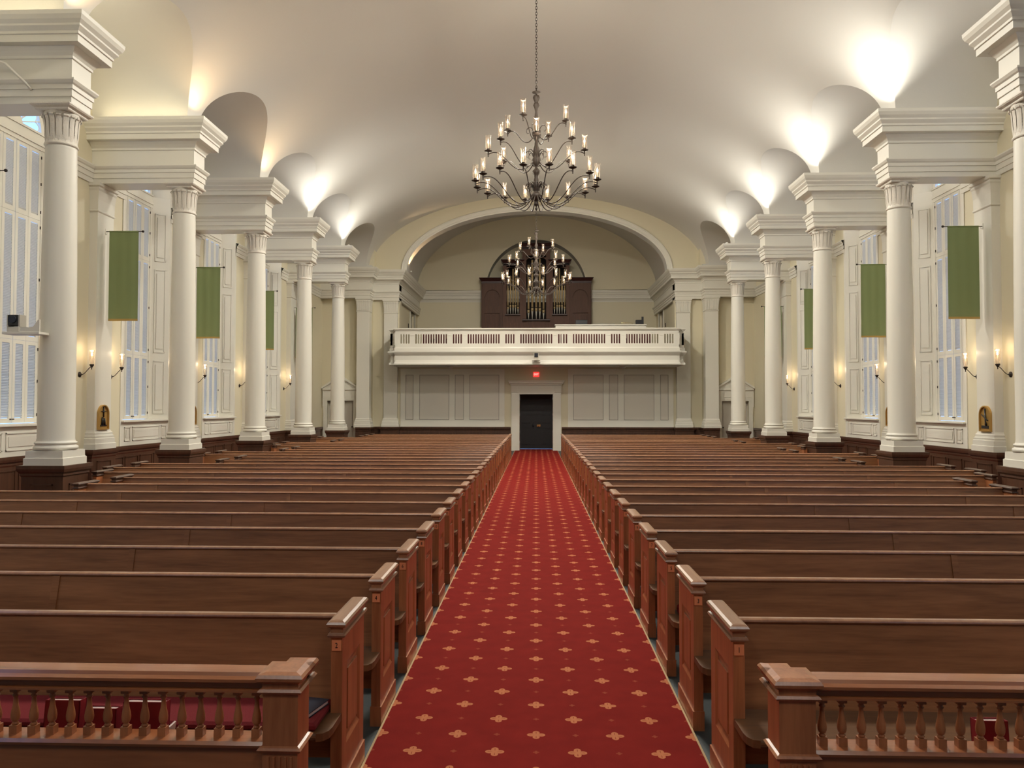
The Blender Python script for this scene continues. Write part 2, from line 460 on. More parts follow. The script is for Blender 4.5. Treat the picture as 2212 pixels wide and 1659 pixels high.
# ------------------------------------------------------------------ windows
def window(s, c, num):
    root = empty('window_%d' % num, (s*XG, c, 0)); struct(root, 'tall arched window with white louvred shutters in the %s wall' % SN[s])
    def add(b, name, m):
        if s < 0: b.flipx()
        return b.build(name, m, root)
    X = lambda x: x-XG
    # splayed jambs with raised panels and casing at the wall face
    b = MB()
    for t in (-1, 1):
        poly = [(X(XW-.02), t*WH), (X(XW-.02), t*(WH+.10)), (X(XW+.03), t*(WH+.10)), (X(XG+.12), t*(WHI+.3)), (X(XG+.12), t*WHI), (X(XG), t*WHI)]
        b.prism(poly, 1.02, ZA, 'z')
        for z0, z1 in ((1.72, 3.04), (3.24, 5.32), (5.52, 6.72)):
            for q0, q1 in ((.18, .82),):
                p0 = (X(XW)+(XG-XW)*q0, t*(WH+(WHI-WH)*q0)); p1 = (X(XW)+(XG-XW)*q1, t*(WH+(WHI-WH)*q1))
                dx, dy = (WH-WHI), (XG-XW); L = sqrt(dx*dx+dy*dy); nx, ny = -dx/L*.022, -t*dy/L*.022
                for (a, c2) in ((0, .06), (.94, 1), ):
                    pass
                def quadbox(u0, u1, za, zb):
                    A = (p0[0]+(p1[0]-p0[0])*u0, p0[1]+(p1[1]-p0[1])*u0); B = (p0[0]+(p1[0]-p0[0])*u1, p0[1]+(p1[1]-p0[1])*u1)
                    b.prism([A, B, (B[0]+nx, B[1]+ny), (A[0]+nx, A[1]+ny)], za, zb, 'z')
                quadbox(0, .08, z0, z1); quadbox(.92, 1, z0, z1); quadbox(0, 1, z0, z0+.025); quadbox(0, 1, z1-.025, z1); quadbox(.2, .8, z0+.1, z1-.1)
    # arch casing and splayed soffit
    n = 20; base = len(b.v)
    for i in range(n+1):
        a = pi-pi*i/n
        for R, x in ((WH+.10, X(XW)), (WH+.10, X(XW-.02)), (WH, X(XW-.02)), (WHI, X(XG)), (WHI, X(XG+.12))): b.v.append((x, R*cos(a), ZA+R*sin(a)))
    for i in range(n):
        q = base+5*i
        for j in range(4): b.face([q+j, q+j+1, q+j+6, q+j+5], j == 2)
    add(b, 'casing', 'white')
    b = MB(); b.box(X(XW-.09), X(XG+.1), -WH-.06, WH+.06, 1.545, 1.59, .008); add(b, 'sill', 'white')
    b = MB()  # apron below the sill, flush with the wall, with panels
    b.box(X(XW-.015), X(XW+.1), -WH, WH, 1.02, 1.545)
    for y0, y1 in ((-WH+.08, -WH+.32), (-WH+.42, WH-.42), (WH-.32, WH-.08)):
        b.box(X(XW-.03), X(XW-.015), y0, y1, 1.12, 1.14); b.box(X(XW-.03), X(XW-.015), y0, y1, 1.42, 1.44)
        b.box(X(XW-.03), X(XW-.015), y0, y0+.02, 1.12, 1.44); b.box(X(XW-.03), X(XW-.015), y1-.02, y1, 1.12, 1.44)
        b.box(X(XW-.025), X(XW-.015), y0+.07, y1-.07, 1.19, 1.37)
    add(b, 'apron', 'white')
    # frame around the shutters and the transom under the fanlight
    b = MB()
    b.box(X(XG), X(XG+.06), -WHI, -.71, 1.59, ZA+.04); b.box(X(XG), X(XG+.06), .71, WHI, 1.59, ZA+.04)
    b.box(X(XG-.01), X(XG+.06), -WHI, WHI, 6.84, ZA+.04)
    b.box(X(XG-.03), X(XG+.0), -WHI, WHI, 6.92, 6.97); b.box(X(XG-.03), X(XG), -WHI, WHI, ZA+.01, ZA+.05)
    add(b, 'window_frame', 'white')
    # shutters: three tiers of four louvred leaves
    lw = .355
    for z0, z1 in ((1.60, 3.132), (3.136, 5.482), (5.486, 6.84)):
        for j in range(4):
            y0 = -.71+lw*j+(.004 if j != 2 else .007); y1 = y0+lw-(.008 if j != 1 else .012)
            b = MB(); x0, x1 = X(XG+.005), X(XG+.035)
            b.box(x0, x1, y0, y0+.07, z0, z1); b.box(x0, x1, y1-.07, y1, z0, z1)
            b.box(x0, x1, y0+.07, y1-.07, z0, z0+.09); b.box(x0, x1, y0+.07, y1-.07, z1-.07, z1)
            z = z0+.10
            while z < z1-.09:
                # tilted slat
                k = len(b.v); ya, yb = y0+.07, y1-.07
                pr = [(x0+.004, z+.0275), (x0+.001, z+.0235), (x1-.006, z-.001), (x1-.002, z+.002)]
                b.prism([(p, q) for p, q in pr], ya, yb, 'y'); z += .0285
            add(b, 'shutter', 'white')
    b = MB()
    for z0, z1 in ((1.60, 3.12), (3.15, 5.47), (5.50, 6.83)):
        for t in (-1, 1):
            for z in (z0+.12, (z0+z1)/2, z1-.15): b.box(X(XG-.008), X(XG+.004), t*.70-.009, t*.70+.009, z, z+.055)
    add(b, 'hinge', 'bronze')
    b = MB(); b.box(X(XG-.02), X(XG+.005), -.05, -.02, 1.66, 1.68, .004); b.box(X(XG-.02), X(XG+.005), .02, .05, 1.66, 1.68, .004); add(b, 'latch', 'bronze')
    # fanlight
    zc = ZA+.04
    b = MB(); n = 24; R0, R1 = .70, WHI; base = len(b.v)
    for i in range(n+1):
        a = pi*i/n
        for R, x in ((R1, 0), (R0, 0), (R0, .05), (R1, .05)): b.v.append((X(XG+.01)+x, R*cos(a), zc+R*sin(a)))
    for i in range(n):
        q = base+4*i
        for j in range(4): b.face([q+j, q+(j+1) % 4, q+4+(j+1) % 4, q+4+j])
    hub = [(0.16*cos(pi*i/12), zc+.16*sin(pi*i/12)) for i in range(13)]
    b.prism(hub, X(XG+.005), X(XG+.05), 'x')
    for i in range(1, 9):
        a = pi*i/9; d = (cos(a), sin(a)); e = (-sin(a)*.011, cos(a)*.011)
        b.prism([(d[0]*.15-e[0], zc+d[1]*.15-e[1]), (d[0]*.15+e[0], zc+d[1]*.15+e[1]), (d[0]*.71+e[0], zc+d[1]*.71+e[1]), (d[0]*.71-e[0], zc+d[1]*.71-e[1])], X(XG+.012), X(XG+.04), 'x')
    for i in range(9):   # scalloped heads between the spokes
        a0, a1 = pi*i/9, pi*(i+1)/9
        pts = []
        for j in range(7):
            a = a0+(a1-a0)*j/6; r = .56+.09*sin(pi*j/6); pts.append((X(XG+.025), r*cos(a), zc+r*sin(a)))
        b.tube(pts, .010, 6)
    add(b, 'fanlight', 'white')
    b = MB(); b.box(X(XG+.07), X(XG+.076), -WHI-.1, WHI+.1, 1.6, ZA+WHI+.1); add(b, 'pane', 'wglass')
    return root
num = 1
for s in (-1, 1):
    for c in WINC: window(s, c, num); num += 1

# ------------------------------------------------------------------ columns and entablatures
WHERE = ['nearest to the camera', 'second from the camera', 'third from the camera', 'fourth from the camera', 'fifth and farthest']
def column(s, k):
    y = YK(k); root = empty('column', (s*7.40, y, 0))
    where = WHERE[k] if k >= 0 else 'beside the front pews'
    tag(root, 'round white column on dark pedestal, %s side, %s' % (SN[s], where), 'column', 'nave columns')
    b = MB(); b.rings(-.32, .32, -.32, .32, [(.03, 0), (.03, .16), (.015, .18), (.0, .18), (.0, .85), (.015, .87), (.015, .90), (.04, .93), (.05, .97), (.05, 1.02)])
    for t in (-1, 1):
        for (a, c) in ((0, 1), (1, 0)):
            z0, z1 = .28, .74
            for u0, u1, za, zb in ((-.17, .17, z1-.02, z1), (-.17, .17, z0, z0+.02), (-.17, -.15, z0, z1), (.15, .17, z0, z1), (-.10, .10, z0+.09, z1-.09)):
                if c: b.box(u0, u1, t*.32, t*.332, za, zb)
                else: b.box(t*.32, t*.332, u0, u1, za, zb)
    b.build('pedestal', 'wd', root)
    b = MB(); b.rings(-.285, .285, -.285, .285, [(.02, 1.02), (.02, 1.125), (.003, 1.135), (0, 1.24)]); b.build('plinth', 'white', root)
    b = MB(); b.lathe(0, 0, [(.275, 1.24), (.300, 1.25), (.308, 1.275), (.300, 1.30), (.275, 1.31), (.272, 1.33), (.285, 1.335), (.292, 1.35), (.285, 1.365), (.265, 1.372), (.262, 1.39), (.256, 1.42), (.255, 2.6), (.250, 3.4), (.242, 4.2), (.230, 5.1), (.218, 5.9), (.217, 5.94)], 48)
    b.build('shaft', 'white', root)
    b = MB(); b.lathe(0, 0, [(.217, 5.93), (.234, 5.94), (.238, 5.955), (.234, 5.97), (.221, 5.98), (.222, 6.02), (.224, 6.25), (.238, 6.37), (.25, 6.43), (.25, 6.45)], 48)
    for i in range(16):    # upright leaves curling out under the abacus
        a = 2*pi*i/16; ca, sa = cos(a), sin(a)
        for (w, zb, zt, bul) in ((.036, 5.99, 6.40, .016),):
            pts = [(.222, zb), (.222+bul, zb+.12), (.226+bul, (zb+zt)/2+.05), (.240+bul, zt-.05), (.275, zt), (.283, zt-.022), (.268, zt-.035)]
            q = len(b.v)
            for r, z in pts:
                for u in (-w, 0, w):
                    rr = r-(.010 if u else 0); b.v.append((rr*ca-u*sa, rr*sa+u*ca, z))
            for j in range(len(pts)-1):
                for m in range(2): b.face([q+3*j+m, q+3*j+m+1, q+3*j+m+4, q+3*j+m+3], True)
    b.stack([(-.25, .25, -.25, .25, 6.445), (-.26, .26, -.26, .26, 6.46), (-.26, .26, -.26, .26, 6.48), (-.30, .30, -.30, .30, 6.50), (-.315, .315, -.315, .315, 6.52), (-.315, .315, -.315, .315, 6.54)])
    b.build('capital', 'capital', root, recalc=False)
    # entablature over it, reaching back to the side wall
    b = MB(); x0, x1 = sorted((s*7.10, s*9.4))
    b.rings(x0, x1, y-.25, y+.25, ENT)
    n = {(-1, -1): 1, (-1, 1): 2}
    e = b.build('trim_%d' % (20+10*(s > 0)+k+1), 'white')
    struct(e, 'white moulded entablature block above a column, %s side, %s' % (SN[s], where))
for s in (-1, 1):
    for k in range(-1, 5): column(s, k)

# ------------------------------------------------------------------ rear of the nave
SX, SZ = 33.05/32.5, 33.05/32.5
GW, GY = 6.10, 38.9       # gallery half width, its rear wall
AA, AB = 5.66, 2.62       # arch opening
FZ = 4.30                 # gallery floor
def rear():
    root = empty('wall_rear', (0, YA, 0)); struct(root, 'cream rear wall with a wide arch over the gallery')
    def bx(b, x0, x1, y0, y1, z0, z1): b.box(x0, x1, y0-YA, y1-YA, z0, z1)
    b = MB()
    # lower wall with door opening
    for s in (-1, 1): bx(b, s*.93, s*7.4, YA, YA+.5, 0, FZ)
    bx(b, -.93, .93, YA, YA+.5, 2.44, FZ)
    # side aisles
    for s in (-1, 1):
        bx(b, s*7.13, s*7.86, YR, YR+.5, 0, Z0); bx(b, s*9.0, s*9.7, YR, YR+.5, 0, Z0); bx(b, s*7.86, s*9.0, YR, YR+.5, 2.15, Z0)
        bx(b, s*5.98, s*7.4, YA, YA+.5, FZ, Z0)
        bx(b, s*7.0, s*9.7, YR, YR+.5, Z0, 9.4)
    # annular wall between vault and arch
    n = 64; base = len(b.v)
    for i in range(n+1):
        a = pi*i/n
        b.v += [(VA*1.02*cos(a), 0, Z0+VB*1.02*sin(a)), (AA*cos(a), 0, Z0+AB*sin(a)), (AA*cos(a), .55, Z0+AB*sin(a)), (6.4*cos(a), .55, Z0+4.1*sin(a))]
    for i in range(n):
        q = base+4*i
        b.face([q, q+1, q+5, q+4]); b.face([q+2, q+3, q+7, q+6])
    b.build('wall_surface', 'cream', root, recalc=False)
    b = MB(); n = 64; base = len(b.v)          # soffit of the arch
    for i in range(n+1):
        a = pi*i/n
        b.v += [(AA*cos(a), 0, Z0+AB*sin(a)), (AA*cos(a), .55, Z0+AB*sin(a))]
    for i in range(n):
        q = base+2*i; b.face([q, q+2, q+3, q+1], True)
    b.build('arch_soffit', 'ceil', root, recalc=False)
    # casing round the arch
    b = MB(); base = len(b.v); pr = [(0, 0), (0, -.03), (.03, -.035), (.06, -.03), (.08, -.05), (.19, -.05), (.20, -.07), (.23, -.07), (.25, -.05), (.25, 0)]
    for i in range(n+1):
        a = pi*i/n; nx, nz = cos(a)*AB, sin(a)*AA; L = sqrt(nx*nx+nz*nz)
        for d, y in pr: b.v.append((AA*cos(a)+nx/L*d, y, Z0+AB*sin(a)+nz/L*d))
    K = len(pr)
    for i in range(n):
        for j in range(K-1): q = base+i*K+j; b.face([q, q+1, q+K+1, q+K])
    struct(b.build('trim_1', 'white', None, (0, YA, 0)), 'white moulded casing round the gallery arch')
    # wainscot
    b = MB()
    pr = [(.0, 0), (.035, 0), (.035, .16), (.02, .18), (.02, .84)]+[(q+.02, z) for q, z in WCAP[1:-1]]+[(-.05, 1.02)]
    for s in (-1, 1):
        P = [(s*1.10, YA), (s*5.94, YA), (s*5.94, 32.86), (s*6.70, 32.86), (s*6.70, YA), (s*7.04, YA), (s*7.04, 32.2), (s*7.66, 32.2)]
        if s > 0: P.reverse()
        b.sweep([(x, y-YA) for x, y in P], [(o_, z) for o_, z in pr])
        P = [(s*9.22, YR), (s*9.3, YR)]
        for i in range(8):
            x0 = 1.3+i*.58; xa, xb = sorted((s*x0, s*(x0+.48)))
            b.box(xa, xb, -.035, 0, .76, .78); b.box(xa, xb, -.035, 0, .26, .28); b.box(xa, xa+.02, -.035, 0, .26, .78); b.box(xb-.02, xb, -.035, 0, .26, .78)
    b.build('wainscot', 'wd', root)
    # white panelling either side of the door
    zz = lambda z: 1.92+(z-1.92)*SZ
    b = MB(); b2 = MB(); b3 = MB()
    for s in (-1, 1):
        ed = [1.35, 5.80]; xs = [(1.58, 2.84), (3.09, 3.46), (3.72, 4.98), (5.25, 5.58)]
        xs = [(a*SX, c*SX) for a, c in xs]
        z0, z1, za, zb = 1.02, zz(3.50), zz(1.34), zz(3.25)
        xa = ed[0]*SX
        for (a, c) in xs+[(ed[1]*SX, 0)]:
            b.box(s*xa, s*a, -.06, .02, z0, z1)
            if c:
                b.box(s*a, s*c, -.06, .02, z0, za); b.box(s*a, s*c, -.06, .02, zb, z1)
                b2.stack([(min(s*a, s*c)+.014, max(s*a, s*c)-.014, -.062, .01, za+.014)]+[(min(s*a, s*c)+.014, max(s*a, s*c)-.014, -.062, .01, zb-.014)])
                xa = c; l_, r_ = sorted((s*a, s*c))
                for q in ((l_-.004, l_+.014, za, zb), (r_-.014, r_+.004, za, zb), (l_, r_, za-.004, za+.014), (l_, r_, zb-.014, zb+.004)): b3.box(q[0], q[1], -.075, -.05, q[2], q[3])
    b3.build('panel_moulding', 'wall_bead', root)  # grey strips stand in for the shadow line round each panel
    b.build('wall_panelling', 'white', root)
    b2.build('panel_fabric', 'panelw', root)
    # pilasters on the arch wall and at the end of each arcade
    for s in (-1, 1):
        for (xa, xb, yf, yb) in ((6.03, 6.62, 32.95, YA+.02), (7.11, 7.66, 32.30, YR+.02)):
            b = MB(); x0, x1 = sorted((s*xa, s*xb)); Y1, Y2 = yf-YA, yb-YA
            b.rings(x0, x1, Y1, Y2, BASEP); b.box(x0, x1, Y1, Y2, 1.38, 5.95); b.rings(x0, x1, Y1, Y2, CAPP)
            for i in range(6):
                u = x0+(x1-x0)*(i+.5)/6
                b.box(u-.03, u+.03, Y1-.03, Y1, 6.0, 6.36); b.box(u-.03, u+.03, Y1-.05, Y1-.0, 6.36, 6.41)
            b.build('pilaster', 'white', root)
    # entablature stepping round the piers and into the gallery
    b = MB()
    for s in (-1, 1):
        P = [(s*9.3, 32.3), (s*7.11, 32.3), (s*7.11, 32.95), (s*5.98, 32.95), (s*5.98, GY)]
        if s > 0: P.reverse()
        b.sweep(P[::-1], [(-.1, 6.54)]+ENT+[(-.2, 7.81)])
        b.box(s*7.13, s*9.3, 32.32, YR, 6.545, Z0-.01); b.box(s*6.0, s*7.13, 32.97, YA, 6.545, Z0-.01)
    t = b.build('trim_2', 'white'); struct(t, 'white stepped entablature along the rear wall')
rear()
def gallery():
    root = empty('wall_gallery', (0, GY, 0)); struct(root, 'cream walls of the organ gallery')
    b = MB()
    NR, NZ, ND = 2.58, 7.86, .85
    for s in (-1, 1):
        b.box(s*GW, s*(GW+.3), YA+.4-GY, 36.75-GY, FZ, Z0+.1)
        b.box(s*GW, s*(GW+.3), 38.0-GY, .2, FZ, Z0+.1); b.box(s*GW, s*(GW+.3), 36.75-GY, 38.0-GY, 7.05, Z0+.1)
        b.box(s*(GW+.25), s*(GW+.3), 36.7-GY, 38.1-GY, FZ, 7.1)
        b.box(s*NR, s*(GW+.3), 0, .2, FZ, NZ)
    # back wall above with round-headed niche
    n = 40; base = len(b.v)
    for i in range(n+1):
        a = pi*i/n
        b.v += [(GW*1.05*cos(a), 0, NZ-.05+4.0*sin(a)), (NR*cos(a), 0, NZ+NR*sin(a))]
    for i in range(n): q = base+2*i; b.face([q, q+1, q+3, q+2])
    b.box(-NR-.1, NR+.1, ND, ND+.1, FZ, NZ+NR+.1)
    for s in (-1, 1): b.box(s*NR, s*(NR+.1), 0, ND, FZ, NZ)
    b.build('wall_surface', 'cream', root, recalc=False)
    b = MB(); b.grid(lambda u, v: (NR*cos(pi*u), ND*v, NZ+NR*sin(pi*u)), 40, 2); b.build('niche_reveal', 'ceil', root, recalc=False)
    b = MB(); b.sweep([(GW, -.0), (-GW, -.0)], [(0, 7.36)]+[(q*.55, z) for q, z in CORN[1:]]+[(-.1, 7.81)])
    b.build('wall_cornice', 'white', root)
    c = MB(); c.grid(lambda u, v: ((GW+.02)*cos(pi*u), YA+.5+(GY+.1-YA-.5)*v, Z0-.01+3.86*sin(pi*u)), 48, 2)
    o = c.build('ceiling', 'ceil', recalc=False); struct(o, 'plaster vault over the organ gallery')
    for s in (-1, 1):
        a = radians(90-s*25); 
        v = MB().box(-.18, .18, -.05, .05, 0, .04, .01).build('ceiling_vent', 'black')
        v.location = (s*3.15, YA+.9, Z0+3.86*sqrt(1-(3.15/GW)**2)-.045); v.rotation_euler = (0, s*radians(22), 0)
        tag(v, 'small dark ceiling vent above the gallery, %s of the organ' % SN[s], 'vent')
    f = MB(); f.box(-GW-.2, GW+.2, YA+.4, GY+1.0, FZ-.3, FZ); f.box(-5.92, 5.92, 31.35, YA+.4, FZ-.3, FZ); f.box(-5.9, 5.9, 31.3, YA-.01, 3.66, 3.72)
    struct(f.build('floor', 'wd'), 'gallery floor behind the balustrade')
    # closed doors in the gallery side walls
    for s, n in ((-1, 4), (1, 5)):
        d = MB(); d.box(s*(GW+.12), s*(GW+.16), 36.75, 38.0, FZ, 7.05); dd = d.build('door_%d' % n, 'gdoor'); struct(dd, 'grey door in the %s gallery wall' % SN[s])
        t = MB()
        for y0, y1, z0, z1 in ((36.6, 36.75, FZ, 7.2), (38.0, 38.15, FZ, 7.2), (36.6, 38.15, 7.05, 7.2)): t.box(s*(GW-.03), s*(GW+.02), y0, y1, z0, z1)
        t.build('door_frame', 'white', dd)
        sw = MB().box(s*(GW-.02), s*GW, 36.10, 36.22, 5.65, 5.85, .004).build('light_switch', 'bronze'); tag(sw, 'dark switch plate on the %s gallery wall beside its door' % SN[s], 'switch')
gallery()

# ------------------------------------------------------------------ doors
def main_door():
    root = empty('door_1', (0, YA, 0)); struct(root, 'dark charcoal double door at the end of the aisle')
    b = MB()
    for s in (-1, 1):
        b.box(s*.74, s*1.07, -.15, .05, 0, 2.44); b.box(s*.79, s*1.02, -.17, -.15, .2, 2.44); b.box(s*.72, s*1.09, -.18, -.15, 0, .18)
        b.box(s*.72, s*.75, -.12, 1.2, 0, 2.47)
    b.box(-1.07, 1.07, -.15, .05, 2.44, 2.80); b.box(-.78, .78, -.17, -.15, 2.50, 2.75)
    for s in (-1, 1): b.box(s*.80, s*1.08, -.19, -.14, 2.52, 2.80)
    b.rings(-1.07, 1.07, -.15, .05, [(.0, 2.50), (.015, 2.51), (.015, 2.54), (0, 2.55)])
    b.rings(-1.07, 1.07, -.15, .03, [(.0, 2.80), (.02, 2.82), (.04, 2.85), (.04, 2.87), (.11, 2.90), (.11, 2.94), (.13, 2.97), (.15, 3.03)])
    b.box(-.75, .75, -.1, 1.2, 2.44, 2.49)
    b.build('door_surround', 'white', root)
    for s in (-1, 1):
        b = MB(); b.box(s*.002, s*.72, 1.15, 1.2, .022, 2.44)
        if s > 0: b.box(-.02, .02, 1.14, 1.15, .022, 2.44)
        for z0, z1 in ((.2, .95), (1.15, 1.55), (1.7, 2.3)):
            for x0, x1 in ((.10, .32), (.40, .62)):
                b.box(s*x0, s*x1, 1.135, 1.15, z0, z0+.03); b.box(s*x0, s*x1, 1.135, 1.15, z1-.03, z1)
                b.box(s*x0, s*(x0+.03), 1.135, 1.15, z0, z1); b.box(s*(x1-.03), s*x1, 1.135, 1.15, z0, z1)
        lf = b.build('door_leaf', 'door', root)
        k = MB()
        if s > 0: k.box(.03, .19, 1.125, 1.137, 1.00, 1.10, .004); k.lathe(.09, 1.05, [(.02, 1.06), (.03, 1.07), (.03, 1.10), (.012, 1.12), (.012, 1.137)], 16, 'y')
        else: k.lathe(-.14, 1.05, [(.02, 1.06), (.04, 1.07), (.04, 1.10), (.012, 1.12), (.012, 1.137)], 16, 'y')
        k.build('door_handle', 'brass' if s > 0 else 'black', lf)
    b = MB()
    for s in (-1, 1):
        for z in (.3, .75, 1.5, 2.2): b.box(s*.70, s*.735, .15, .25, z, z+.1)
    b.build('hinge', 'steel', root)
main_door()
def side_door(s, n):
    root = empty('door_%d' % n, (s*8.43, YR, 0)); struct(root, 'grey panelled door under a white pediment at the %s aisle end' % SN[s])
    b = MB()
    for t in (-1, 1): b.box(t*.57, t*.74, -.06, .03, 0, 2.15); b.box(t*.74, t*.77, -.08, .02, 1.9, 2.6)
    b.box(-.76, .76, -.06, .03, 2.15, 2.62); b.box(-.60, .60, -.075, -.06, 2.20, 2.24)
    b.box(-.72, .72, -.075, -.06, 2.30, 2.33); b.box(-.76, .76, -.12, .02, 2.60, 2.68, .01)
    b.prism([(-.78, 2.68), (.78, 2.68), (0, 3.17)], -.07, .02, 'y')
    for t in (-1, 1):
        b.prism([(t*.80, 2.66), (t*.80, 2.74), (0, 3.25), (0, 3.15)], -.14, .02, 'y')
        b.prism([(t*.60, 2.74), (t*.55, 2.74), (0, 3.08), (0, 3.11)], -.09, -.07, 'y')
    b.build('door_surround', 'white', root)
    b = MB(); b.box(-.57, .57, .16, .2, 0, 2.15)
    for z0, z1 in ((.2, .9), (1.0, 1.5), (1.6, 2.05)):
        for t in (-1, 1):
            b.box(t*.08, t*.48, .148, .16, z0, z0+.025); b.box(t*.08, t*.48, .148, .16, z1-.025, z1); b.box(t*.08, t*.105, .148, .16, z0, z1); b.box(t*.455, t*.48, .148, .16, z0, z1)
    lf = b.build('door_leaf', 'gdoor', root)
    MB().lathe(.48*-s, 1.02, [(.02, .08), (.03, .09), (.03, .115), (.01, .13), (.01, .16)], 14, 'y').build('door_handle', 'bronze', lf)
side_door(-1, 2); side_door(1, 3)

# ------------------------------------------------------------------ balcony front
def balcony():
    root = empty('balcony_front', (0, 31.0, 3.6)); tag(root, 'white gallery balustrade with groups of upright slots above the door', 'balcony')
    def mk(b, n, m='white'): b.move(0, -31.0, -3.6); return b.build(n, m, root)
    b = MB()
    # lower fascia
    prf = [(-.12, 3.62), (.0, 3.60), (.02, 3.61), (.02, 3.66), (0, 3.70), (-.03, 3.72), (-.05, 3.80), (-.05, 3.98), (0, 4.03), (.05, 4.09), (.07, 4.12), (.07, 4.16), (.03, 4.17)]
    path = [(-6.05, YA-.02), (-6.05, 31.28), (-5.80, 31.28), (-5.80, 31.0), (5.80, 31.0), (5.80, 31.28), (6.05, 31.28), (6.05, YA-.02)]
    b.sweep(path[::-1], prf)
    b.box(-5.8, 5.8, 31.06, 31.2, 3.62, 4.2)
    b.box(-6.0, 6.0, 31.3, YA, 3.605, 3.64)
    mk(b, 'fascia')
    # parapet: bands above and below, posts, slotted boards
    b = MB()
    b.sweep(path[::-1], [(-.14, 4.17), (0, 4.17), (0, 4.28), (-.015, 4.29), (-.03, 4.34), (-.03, 4.42), (-.14, 4.42)])
    b.sweep(path[::-1], [(-.14, 4.90), (-.03, 4.90), (-.03, 4.99), (.0, 5.0), (.02, 5.04), (.045, 5.05), (.045, 5.10), (-.18, 5.10), (-.18, 5.05), (-.14, 5.0), (-.14, 4.90)])
    for s in (-1, 1):
        b.box(s*5.83, s*6.02, 31.31, 31.38, 4.42, 4.9)
        b.box(s*5.93, s*6.02, 31.31, YA-.03, 4.42, 4.9)
    mk(b, 'rail')
    # slots pattern: groups of 4 and 13
    groups = []; pat = [4, 13]*5+[4]; pitch = .1035; gap = .235
    tot = sum((n-1)*pitch+.062 for n in pat)+gap*(len(pat)-1)
    x = -tot/2; slots = []
    for n in pat:
        for i in range(n): slots.append((x+i*pitch, x+i*pitch+.062))
        x += (n-1)*pitch+.062+gap
    b = MB(); z0, z1 = 4.42, 4.90; y0, y1 = 31.035, 31.075
    xa = -5.8
    for (a, c) in slots+[(5.8, 0)]:
        b.box(xa, a, y0, y1, z0, z1)
        if c:
            m = (a+c)/2; r = (c-a)/2    # rounded heads and feet of the slot
            for zc, sg, ze in ((4.86, 1, z1), (4.47, -1, z0)):
                for t in (-1, 1):
                    poly = [(m+t*r, ze), (m+t*r, zc-sg*r)]+[(m+t*r*cos(q*pi/8), zc-sg*r+sg*r*sin(q*pi/8)) for q in range(1, 5)]+[(m, ze)]
                    b.prism(poly, y0, y1, 'y')
            xa = c
    mk(b, 'baluster_board')
    b = MB(); x = -tot/2
    for n in pat[:-1]:
        x += (n-1)*pitch+.062; b.box(x+.03, x+gap-.03, 31.022, 31.036, 4.80, 4.825); x += gap
    mk(b, 'post_moulding')
    return root
balcony()

# ------------------------------------------------------------------ pews
PY, PP, NROW = 3.70, .914, 28
SHORT = {4, 7, 8, 12, 13, 16, 17, 21, 22, 25, 26, 27}
def end_panel(b, x, t):
    """t=+1: the panelled face looks towards -x; thickness inward"""
    b.box(x+t*.012, x+t*.055, 0, .46, 0, .815)
    b.box(x, x+t*.012, 0, .09, 0, .815); b.box(x, x+t*.012, .37, .46, 0, .815)
    b.box(x, x+t*.012, .09, .37, .66, .815); b.box(x, x+t*.012, .09, .37, 0, .26)
    b.box(x+t*.004, x+t*.012, .135, .325, .31, .61, .0)
    n = len(b.v)
    for (ya, yb, za, zb) in ((.09, .37, .26, .66),):      # sloped fillet round the raised field
        o_ = [(ya, za), (yb, za), (yb, zb), (ya, zb)]; i_ = [(ya+.03, za+.03), (yb-.03, za+.03), (yb-.03, zb-.03), (ya+.03, zb-.03)]
        b.v += [(x, *p) for p in o_]+[(x+t*.011, *p) for p in i_]
        for j in range(4): k = (j+1) % 4; b.face([n+j, n+k, n+4+k, n+4+j])
    b.box(x-t*.008, x+t*.06, -.008, .468, 0, .115)
def cap(b, x, t):
    x0, x1 = sorted((x-t*.0, x+t*.055))
    b.rings(x0, x1, 0, .46, [(.0, .80), (.012, .803), (.016, .812), (.012, .821), (.003, .824), (.003, .845), (.010, .850), (.018, .856), (.020, .866), (.014, .876), (0.0, .882), (-.018, .884)])
